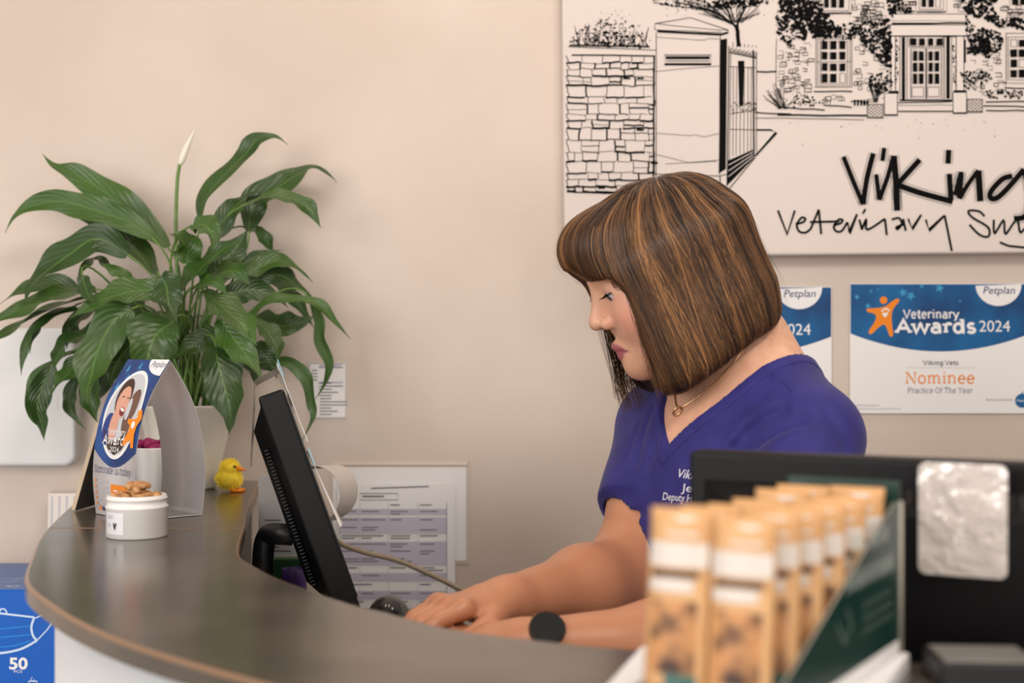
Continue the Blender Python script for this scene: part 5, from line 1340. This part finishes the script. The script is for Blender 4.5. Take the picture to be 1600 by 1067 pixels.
# trousers and shoes
def trousers(p):
    q = (p - M0) @ BA; s = q.copy(); s[:, 0] = np.abs(s[:, 0])
    d = ell(q, (0, -.015, .83), (.172, .126, .12))
    d = smin(d, rc(s, (.085, -.01, .80), (.095, .012, .46), .093, .066), .03); d = smin(d, rc(s, (.095, .012, .46), (.10, -.012, .07), .066, .052), .03)
    return np.maximum(d, .045 - q[:, 2])
v, f = surface_nets(trousers, (.02, 1.5, .03), (.5, 1.98, .97), .008); np_mesh('trousers', smooth_mesh(v, f, 2), f, mat('trouser_cloth', srgb(40, 38, 84), .75), t_person)
for s in (-1, 1):
    A_ = b2w(s * .10, .045, .042)
    fshoe = lambda p, s=s: np.maximum(smin(ell((p - M0) @ BA, (s * .10, .055, .045), (.046, .12, .045)), ell((p - M0) @ BA, (s * .10, -.01, .06), (.045, .06, .06)), .03), .001 - p[:, 2])
    v, f = surface_nets(fshoe, A_ - .2, A_ + .2, .006); np_mesh('shoe', v, f, M_black, t_person)

# ------------------------------------------------------------------ necklace, watch
pts = []
for a in ((1053, 598), (1055, 615), (1058, 634), (1064, 638), (1085, 625), (1110, 605), (1132, 583), (1150, 562), (1164, 541), (1172, 526)):
    l, n = cast(B_skin, *a)
    if l is not None: pts.append(l + n * .0012)
mb = MB(); mb.tube(cr(pts, 6), .00085, M_gold, 6); nk_ = mb.build('necklace', t_person, label='fine gold necklace')
l, n = cast(B_skin, 1060, 644); l = l + n * .0022
mb = MB(); R_ = n.to_track_quat('Z', 'Y').to_matrix().to_4x4()
mb.tube([Matrix.Translation(l) @ R_ @ Vector((.0062 * math.cos(2 * math.pi * k / 28), .0062 * math.sin(2 * math.pi * k / 28), 0)) for k in range(29)], .0010, M_gold, 8); mb.build('pendant', nk_)
wdv = Vector(WRL - ELL_).normalized(); wc = Vector(WRL) - wdv * .020
wn = (Vector((-.2, -.72, .66)) - wdv * Vector((-.2, -.72, .66)).dot(wdv)).normalized(); ws = wn.cross(wdv)
WM = Matrix(((wdv.x, ws.x, wn.x, 0), (wdv.y, ws.y, wn.y, 0), (wdv.z, ws.z, wn.z, 0), (0, 0, 0, 1)))
rw = .0285
M_strap = mat('watch_strap', srgb(176, 120, 92), .4); noise_bump(M_strap, 300, .1)
mb = MB(); 
vs = []; fs = []; n_ = 40
for k in range(n_):
    a = 2 * math.pi * k / n_
    for (x, r_) in ((-.009, rw), (.009, rw), (.009, rw + .002), (-.009, rw + .002)): vs.append(Matrix.Translation(wc) @ WM @ Vector((x, r_ * math.sin(a), r_ * math.cos(a))))
for k in range(n_):
    for j in range(4): fs.append((4 * k + j, 4 * k + (j + 1) % 4, 4 * ((k + 1) % n_) + (j + 1) % 4, 4 * ((k + 1) % n_) + j))
mb.add(vs, fs, M_strap, True); wt_ = mb.build('watch', t_person, label='watch strap with round black dial')
mb = MB(); mb.lathe([(.0165, 0), (.0185, .001), (.0185, .005), (.0180, .0062), (.0172, .0064)], mat('watch_case_metal', srgb(70, 66, 62), .3, metal=.8), 40, M=Matrix.Translation(wc) @ WM @ Matrix.Translation((0, 0, rw - .002))); mb.build('watch_case', wt_)
mb = MB(); mb.lathe([(.0176, .0), (.0172, .0010), (.0001, .0011)], mat('watch_glass', srgb(14, 18, 20), .12), 40, smooth=False, M=Matrix.Translation(wc) @ WM @ Matrix.Translation((0, 0, rw + .0045))); mb.build('dial', wt_)

# ------------------------------------------------------------------ hair
def fringe_u(f): return np.interp(f, [.0685, .071, .076, .083, .097, .106, .112], [-.057, -.035, -.019, -.005, -.003, .009, .019])
def hair_sdf(q):
    s = q.copy(); s[:, 1] = np.abs(s[:, 1])
    d = ell(q, (-.005, 0, .006), (.103, .087, .0845))
    f_, l_, u_ = q[:, 0] + .003, q[:, 1], q[:, 2]
    k = np.clip((-.085 - u_) / .06, 0, 1) * .014 * (f_ < 0) + np.clip((-.10 - u_) / .06, 0, 1) * .004
    rad = (np.abs(f_ / (.1035 - k)) ** 2.8 + np.abs(l_ / (.0895 - k * .6)) ** 2.8) ** (1 / 2.8)
    side = (rad - 1) * .088
    bob = smax(side, np.maximum(u_ - .02, -.141 - np.clip((f_ + .02) * .2, -.004, .016) - u_), .024)
    d = smin(d, bob, .02)
    d = smin(d, ell(q, (.068, 0, .038), (.050, .064, .043)), .02)
    dc = (np.sqrt(((f_ - .150) / .070) ** 2 + (l_ / .066) ** 2) - 1) * .066
    d = smax(d, -smax(dc, u_ - np.maximum(fringe_u(q[:, 0]), -.034) - .005, .008), .007)
    uc = np.maximum(fringe_u(q[:, 0]), -.034) + .005; fe = .0735 + np.clip((-.03 - u_) * .1, 0, .003) + np.clip((-.065 - u_) * .10, 0, .004) + np.clip((-.115 - u_) * .3, 0, .010) + np.clip(-l_ - .0, 0, .03) * .9
    d = smax(d, -smax(fe - q[:, 0], u_ - uc, .006), .005)
    return d
def hgrad(q, e=.0015):
    g = np.stack([hair_sdf(q + np.eye(3)[i] * e) - hair_sdf(q - np.eye(3)[i] * e) for i in range(3)], 1)
    return g / np.maximum(np.linalg.norm(g, axis=1), 1e-9)[:, None]
def hair_world(p):
    return hair_sdf((p - HC) @ HA) + .006
hv, hf = surface_nets(hair_world, HC - .22, HC + .2, .005); hv = smooth_mesh(hv, hf, 1)
NS = 13000
d = RNG.normal(size=(NS, 3)); d[:, 2] = np.abs(d[:, 2]) * 1.15 - .35; d /= np.linalg.norm(d, axis=1)[:, None]
q = d * np.array((.1, .085, .085)) + np.array((-.004, 0, .004))
lev = -np.abs(RNG.normal(0, 1, NS)) * .0030 + .0006
for _ in range(4): q = q - (hair_sdf(q) - (lev - .004))[:, None] * hgrad(q)
crown = np.array((-.030, .010, .09))
az = np.arctan2(q[:, 1] - crown[1], q[:, 0] - crown[0])
# ends
lf = np.abs(q[:, 1])
STEPS = 44; step = .0068; path = [q.copy()]; endu = -.139 - np.clip((q[:, 0] + .02) * .22, -.006, .017) + RNG.normal(0, .008, NS) + .005 * np.sin(az * 29) + .004 * np.sin(az * 67 + 2); tail = RNG.random(NS) < .12; endu[tail] += RNG.random(tail.sum()) * .05
alive = np.ones(NS, bool); ln = np.ones(NS, int)
wv = RNG.normal(0, .15, NS); wph = RNG.random(NS) * 6
for k in range(STEPS):
    rad_ = q - crown; rad_[:, 2] = 0; rn = np.linalg.norm(rad_, axis=1)[:, None]
    top_w = np.clip((q[:, 2:3] - .02) / .05, 0, 1)
    D = rad_ / np.maximum(rn, 1e-6) * (top_w * 1.2) + np.array((0, 0, -1.0))
    sw = wv * np.sin(k * .12 + wph); D[:, 0] += sw * (np.abs(q[:, 1]) / .09) * .8; D[:, 1] += wv * .3 * np.cos(k * .1 + wph)
    g = hgrad(q); D = D - g * np.sum(D * g, 1)[:, None]; D /= np.maximum(np.linalg.norm(D, axis=1), 1e-6)[:, None]
    q2 = q + D * step
    lv = lev + np.minimum(0, -.004 + .0012 * k)
    for _ in range(2): q2 = q2 - (hair_sdf(q2) - lv)[:, None] * hgrad(q2)
    al = np.abs(q2[:, 1]); fr = (q2[:, 0] > .050)
    e_fr = np.maximum(fringe_u(q2[:, 0]), -.04) + np.sin(q2[:, 1] * 300) * .003 + wv * .055 - np.clip((al - .040) / .020, 0, 1) * .155
    stop = np.where(fr, q2[:, 2] < np.maximum(e_fr, endu), q2[:, 2] < endu)
    q = np.where(alive[:, None], q2, q); path.append(q.copy()); ln += alive
    alive &= ~stop
path = np.stack(path, 1)
# loose locks of the far curtain hanging below the chin, and some on the near side
extra = []
for k in range(330):
    sd = -1 if k < 230 else 1
    f0, f1 = (RNG.uniform(.055, .085), RNG.uniform(.085, .118)) if sd < 0 else (RNG.uniform(.050, .068), RNG.uniform(.070, .092))
    l0, l1 = sd * RNG.uniform(.058, .072), sd * RNG.uniform(.045, .066); e = RNG.uniform(-.168, -.135) if sd < 0 else RNG.uniform(-.160, -.125)
    n_ = 26; t = np.linspace(0, 1, n_); bow = np.sin(t * math.pi) * RNG.uniform(-.004, .006)
    extra.append(np.stack([f0 + (f1 - f0) * t ** 1.3 + bow, l0 + (l1 - l0) * t, .02 + (e - .02) * t], 1))
base_c = np.array((.070, .033, .016)); hi_c = np.array((.36, .17, .062)); mid_c = np.array((.150, .072, .031)); dk_c = np.array((.026, .014, .009))
clump = np.sin(az * 17 + 1.3) + np.sin(az * 41 + .4) * .7 + np.sin(az * 7 + 2) * .35 + RNG.normal(0, .6, NS)
V, F, Cc = [], [], []
nv = 0
def strand(pts, w, col):
    global nv
    n = len(pts)
    if n < 3: return
    t = np.gradient(pts, axis=0); t /= np.maximum(np.linalg.norm(t, axis=1), 1e-9)[:, None]
    g = hgrad(pts); s = np.cross(t, g); s /= np.maximum(np.linalg.norm(s, axis=1), 1e-9)[:, None]
    ww = w * np.minimum(1, np.linspace(1, 0, n) * 3.5 + .12)
    s = s * ww[:, None] * .5; mid = pts + g * w * .28
    vs = np.stack([pts - s, mid, pts + s], 1).reshape(-1, 3)
    V.append(vs); Cc.append(np.repeat(col[None], 3 * n, 0)); i = np.arange(n - 1) * 3 + nv
    F.append(np.concatenate([np.stack([i, i + 1, i + 4, i + 3], 1), np.stack([i + 1, i + 2, i + 5, i + 4], 1)])); nv += 3 * n
for k in range(NS):
    x_ = clump[k]
    if x_ < -.3: c = base_c + (dk_c - base_c) * min(1, (-.3 - x_) / 1.2)
    elif x_ < .9: c = base_c + (mid_c - base_c) * (x_ + .3) / 1.2
    else: c = mid_c + (hi_c - mid_c) * min(1, (x_ - .9) / 1.3) ** 1.5
    c = c * RNG.uniform(.75, 1.25)
    strand(path[k, :ln[k]], RNG.uniform(.0007, .0014), c)
for e in extra: strand(e, RNG.uniform(.0006, .0011), base_c + (mid_c - base_c) * RNG.uniform(0, 1.2))
# flyaway hairs
for k in range(0, NS, 230):
    if ln[k] > 8:
        pp = path[k, :ln[k]].copy(); g = hgrad(pp); pp += g * (np.linspace(0, 1, len(pp)) ** 1.5 * RNG.uniform(.004, .012))[:, None] + RNG.normal(0, .0004, pp.shape); strand(pp, .00045, base_c)
V = np.concatenate(V) @ HA.T + HC; F = np.concatenate(F); Cc = np.concatenate(Cc)
off_ = len(hv); V = np.concatenate([hv, V]); F = np.concatenate([hf, F + off_]); Cc = np.concatenate([np.repeat(dk_c[None] * .8, off_, 0), Cc])
M_hair = mat('brown_hair', srgb(70, 46, 32), .42, spec=.3)
at = nd(M_hair, 'ShaderNodeAttribute'); at.attribute_name = 'tint'; lk(M_hair, at.outputs['Color'], bsdf(M_hair).inputs['Base Color'])
np_mesh('hair', V, F, M_hair, t_person, True, Cc, 'tint')

# ------------------------------------------------------------------ right monitor (its back to the camera)
mr_ = thing('back_facing_monitor', 'large black monitor with its back to the camera at the right edge', 'monitor', (.40, 1.10, DZ))
w_ = Vector((.885, -.465, 0)); nb2 = Vector((-.465, -.885, 0)); up_ = Vector((0, 0, 1))
zt = CH - 171 / FPX * 1.18; O2 = Vector((.1465, 1.18, zt - .245))
M2 = Matrix(((w_.x, 0, nb2.x, O2.x), (w_.y, 0, nb2.y, O2.y), (0, 1, 0, O2.z), (0, 0, 0, 1)))
W2, H2 = .52, .245
mb = MB(); mb.box((W2 / 2, H2 / 2, -.016), (W2, H2, .032), M_black, .004, 3, M2); mb.build('casing', mr_)
mb = MB(); mb.box((W2 / 2, H2 / 2, -.0325), (W2 - .03, H2 - .03, .001), M_screen, 0, 1, M2); mb.build('screen', mr_)
mb = MB(); vs = []
for d_, i_, t_ in ((-.001, .012, .022), (.022, .05, .042)):
    vs += [(i_, i_, d_), (W2 - i_, i_, d_), (W2 - i_, H2 - t_, d_), (i_, H2 - t_, d_)]
mb.add(vs, [(4, 5, 6, 7), (0, 1, 5, 4), (1, 2, 6, 5), (2, 3, 7, 6), (3, 0, 4, 7)], M_black, False, M2); mb.build('back_cover', mr_)
mb = MB()
for k in range(46): mb.box((.085 + k * .0075, H2 - .031, .0115), (.0032, .016, .003), M_dark, .0004, 1, M2 @ Matrix.Identity(4))
mb.build('vent', mr_)
# stand on the desk behind the counter
mb = MB(); sb = M2 @ Vector((W2 * .5, 0, 0)); SM = Matrix.Translation((sb.x, sb.y + .04, DZ)) @ Matrix.Rotation(math.radians(-27.7), 4, 'Z')
mb.box((0, .03, .005), (.22, .15, .010), M_black2, .003, 2, SM); mb.build('stand_base', mr_)
mb = MB(); mb.box((0, 0, .045), (.06, .022, .080), M_black2, .003, 2, SM); mb.build('stand_neck', mr_)
# low dark device on the counter
dv = thing('counter_device', 'low dark device with a grey top on the counter below the shiny laminated card', 'device', (.315, .955, CT))
DM = Matrix.Translation((.315, .955, CT)) @ Matrix.Rotation(math.radians(-4), 4, 'Z')
mb = MB(); mb.box((0, 0, .009), (.066, .056, .017), M_black2, .002, 2, DM); mb.build('case', dv)
mb = MB(); mb.box((0, 0, .0182), (.060, .050, .0016), mat('grey_plastic', srgb(120, 116, 112), .35), .0006, 1, DM); mb.build('top_plate', dv, label='grey top plate')

# laminated card stuck on the back
M_lam = mat('laminated_card', srgb(216, 206, 200), .12, spec=1.0, Coat_Weight=1.0, Coat_Roughness=.04, Coat_IOR=1.8)
noise_bump(M_lam, 60, .9, .005, 3)
lk(M_lam, [n for n in M_lam.node_tree.nodes if n.type == 'BUMP'][0].outputs[0], bsdf(M_lam).inputs['Coat Normal'])
def ray_plane(px, py, off):
    d = Vector(((px - 800) / FPX, 1, -(py - 533.5) / FPX)); o = O2 + nb2 * off
    t = (o - CAMP).dot(nb2) / d.dot(nb2); return CAMP + d * t
mb = MB(); LC = [ray_plane(*a, .0255) for a in ((1436, 897), (1577, 904), (1572, 727), (1434, 722))]
Lc = sum(LC, Vector()) / 4; lw = ((LC[1] - LC[0]).length + (LC[2] - LC[3]).length) / 2; lh_ = ((LC[3] - LC[0]).length + (LC[2] - LC[1]).length) / 2
LM = Matrix(((w_.x, 0, nb2.x, Lc.x), (w_.y, 0, nb2.y, Lc.y), (0, 1, 0, Lc.z), (0, 0, 0, 1)))
b = bmesh.new(); pts = []
rr = .006
for cx0, cy0, a0 in ((lw / 2 - rr, lh_ / 2 - rr, 0), (-lw / 2 + rr, lh_ / 2 - rr, 90), (-lw / 2 + rr, -lh_ / 2 + rr, 180), (lw / 2 - rr, -lh_ / 2 + rr, 270)):
    for k in range(6): g = math.radians(a0 + 18 * k); pts.append((cx0 + rr * math.cos(g), cy0 + rr * math.sin(g)))
b.free(); mb.prism(pts, -.0012, .0008, M_lam); mb.v = [tuple(LM @ Vector(v)) for v in mb.v]
mb.build('laminated_card', None, 'shiny white laminated card stuck on the back of the large black monitor', 'card', origin=Lc)

# ------------------------------------------------------------------ treat display box
TA = math.radians(30); dvec = Vector((math.sin(TA), math.cos(TA), 0)); wvec = Vector((-math.cos(TA), math.sin(TA), 0))   # depth (to the back), width (to the left)
FC = Vector((.132, .75, 0)); BZ = CT + .012; BW, BD, BH = .080, .275, .105
bm_ = Matrix(((wvec.x, dvec.x, 0, FC.x), (wvec.y, dvec.y, 0, FC.y), (0, 0, 1, BZ), (0, 0, 0, 1)))   # local: x left, y back, z up
M_rawcard = mat('raw_card_edge', srgb(186, 178, 164), .6); noise_bump(M_rawcard, 300, .05)
tray = thing('display_tray', 'white card tray under the green treat box on the counter', 'tray', (.14, .88, CT))
mb = MB(); mb.prism([(.027, .815), (.048, .86), (.092, 1.015), (.20, 1.022), (.277, .992), (.165, .738), (.125, .738)], CT + .0003, CT + .011, M_card, .002, 2); mb.build('tray_board', tray)
db = thing('treat_display_box', 'dark green slope-sided display box full of kraft treat bars, near the camera', 'display box', bm_ @ Vector((BW / 2, BD / 2, 0)))
mb = MB()
def sidewall(x, th=.0018):
    pr = [(0, 0), (BD, 0), (BD, BH), (BD - .012, BH), (.02, .022), (0, .022)]
    vs = [(x, a, b3) for a, b3 in pr] + [(x + th, a, b3) for a, b3 in pr]; n = len(pr)
    fs = [tuple(range(n)), tuple(range(2 * n - 1, n - 1, -1))] + [(i, i + n, (i + 1) % n + n, (i + 1) % n) for i in range(n)]
    return vs, fs
for x in (0, BW - .0018):
    mb = MB(); vs, fs = sidewall(x); mb.add(vs, fs, M_green_card, False, bm_); sw = mb.build('side_panel', db)
    if x == 0: near_panel = sw
mb = MB(); mb.box((BW / 2, BD - .001, BH / 2 + .007), (BW - .0002, .0018, BH + .014), M_green_card, 0, 1, bm_); mb.build('back_panel', db)
mb = MB(); mb.box((BW / 2, .001, .011), (BW - .0002, .0018, .022), M_card, 0, 1, bm_); mb.build('front_lip', db, label='white front lip')
mb = MB(); mb.box((BW / 2, BD / 2, .001), (BW, BD, .002), M_card, 0, 1, bm_); mb.build('base', db)
mb = MB(); mb.tube([bm_ @ Vector((-.0004, BD, 0)), bm_ @ Vector((-.0004, BD, BH))], .0016, M_rawcard, 6); mb.tube([bm_ @ Vector((.001, .02, .022)), bm_ @ Vector((.001, BD - .012, BH))], .0006, M_rawcard, 6); mb.build('raw_edge', db, label='pale raw card edge')
ar = Art(lambda u, v, h: bm_ @ Vector((-h, u, v)), .0004)
C_lt = flat('display_print', srgb(205, 214, 208)); C_dg = flat('display_grey', srgb(120, 140, 132))
R5 = random.Random(9)
for row, (u0, v0, u1, hh) in enumerate(((.165, .082, .245, .012), (.150, .060, .250, .013), (.185, .044, .25, .006), (.185, .036, .25, .005), (.185, .028, .25, .005))):
    u = u0
    while u < u1:
        wv_ = R5.uniform(.005, .010); ar.line([(u, v0), (u + wv_ * .3, v0 + hh), (u + wv_ * .6, v0), (u + wv_ * .9, v0 + hh * .8)], .0016 if row < 2 else .0009, C_lt if row < 2 else C_dg); u += wv_ + .003
ar.line([(.150, .088), (.158, .076), (.166, .094)], .0016, C_dg)
ar.line([(.13, .045), (.145, .03), (.16, .04), (.15, .05)], .0014, C_dg)
for k in range(3): ar.rect(.0, .0, .27, .010, C_white)
ar.build('print', near_panel)
C_band = flat('bar_white', srgb(212, 204, 196), .35); C_bdark = flat('bar_dark', srgb(70, 46, 34), .4); C_pic = flat('bar_picture', srgb(120, 74, 42), .45); C_teal = flat('bar_teal', srgb(60, 100, 92), .4)
noise_color(C_pic, srgb(70, 46, 34), srgb(196, 140, 90), 60, None, 3, .4, .6)
order = ['front', 'second', 'third', 'fourth', 'fifth', 'rear']
BWD, BHT = .0365, .112
def bar_mesh(t):
    # wrapper: pillow pack with crimped ends
    nx, nz = 10, 26; vs = []; fs = []
    for side in (1, -1):
        for j in range(nz + 1):
            z = j / nz; e = min(1, min(z, 1 - z) / .10); th = .0055 * e ** .6 + .0004
            for i in range(nx + 1):
                x = i / nx * 2 - 1; vs.append((x * BWD / 2 * (1 + .05 * (1 - e)), side * -th * (1 - abs(x) ** 3 * .8) - (.0004 * math.sin(x * 25) if e < .6 else 0), z * BHT))
    o = (nx + 1) * (nz + 1)
    for j in range(nz):
        for i in range(nx):
            a = j * (nx + 1) + i; fs.append((a, a + 1, a + nx + 2, a + nx + 1)); a += o; fs.append((a, a + nx + 1, a + nx + 2, a + 1))
    for j in range(nz):
        for i in (0, nx):
            a = j * (nx + 1) + i; q_ = (a, a + nx + 1, a + nx + 1 + o, a + o); fs.append(q_ if i == 0 else q_[::-1])
    for i in range(nx):
        fs.append((i, i + o, i + 1 + o, i + 1)); a = nz * (nx + 1) + i; fs.append((a, a + 1, a + 1 + o, a + o))
    mb = MB(); mb.add(vs, fs, M_kraft, True); w = mb.build('wrapper', t, local=True)
    def fr(u, v, h):
        x = u / (BWD / 2); z = v / BHT; e = min(1, min(z, 1 - z) / .10); th = .0055 * e ** .6 + .0004
        return Vector((u, -th * (1 - abs(x) ** 3 * .8) - h, v))
    def patch(name, x0, z0, x1, z1, m):
        ar = Art(fr, .0003)
        n = 8
        for i in range(n): ar.rect(x0 + (x1 - x0) * i / n, z0, x0 + (x1 - x0) * (i + 1) / n, z1, m)
        ar2 = MB(); ar2.v = [tuple(fr(*q)) for q in ar.v]; ar2.f = [list(q) for q in ar.f]; ar2.m = ar.m; ar2.s = [True] * len(ar.f); ar2.mats = ar.mats
        return ar2.build(name, w, local=True)
    h = BWD / 2
    patch('logo_label', -.006, .0965, .012, .1075, C_band); patch('title_band', -h * .97, .079, h * .97, .0925, C_band); patch('flavour_strip', -h * .8, .073, h * .75, .077, C_bdark)
    patch('white_strip', -h * .9, .065, h * .6, .072, C_band); patch('picture', -h * .8, .020, h * .75, .060, C_pic); patch('weight_mark', -.004, .012, h * .8, .020, C_teal)
proto = None
def copy_tree(o, parent=None):
    c = o.copy(); COL.objects.link(c)
    if parent is not None: c.parent = parent
    for ch in list(o.children): copy_tree(ch, c)
    return c
for col_ in range(2):
    for row in range(6):
        x = BW / 2 + (-.0190 if col_ == 0 else .0190); y = .016 + row * .0425
        lb = 'kraft treat bar with white bands, %s in the %s column of the green display box' % (order[row], 'right-hand' if col_ == 0 else 'left-hand')
        if proto is None:
            t = thing('treat_bar', lb, 'treat bar', (0, 0, 0), 'kraft treat bars in the green display box'); proto = t; bar_mesh(t)
        else: t = copy_tree(proto)
        t['label'] = lb
        t.location = bm_ @ Vector((x, y + .002, .003 + .0012 * max(0, 4 - row * 2) + .0009 * ((row * 7 + col_ * 3) % 4)))
        t.rotation_euler = (math.radians(-7), 0, -TA)
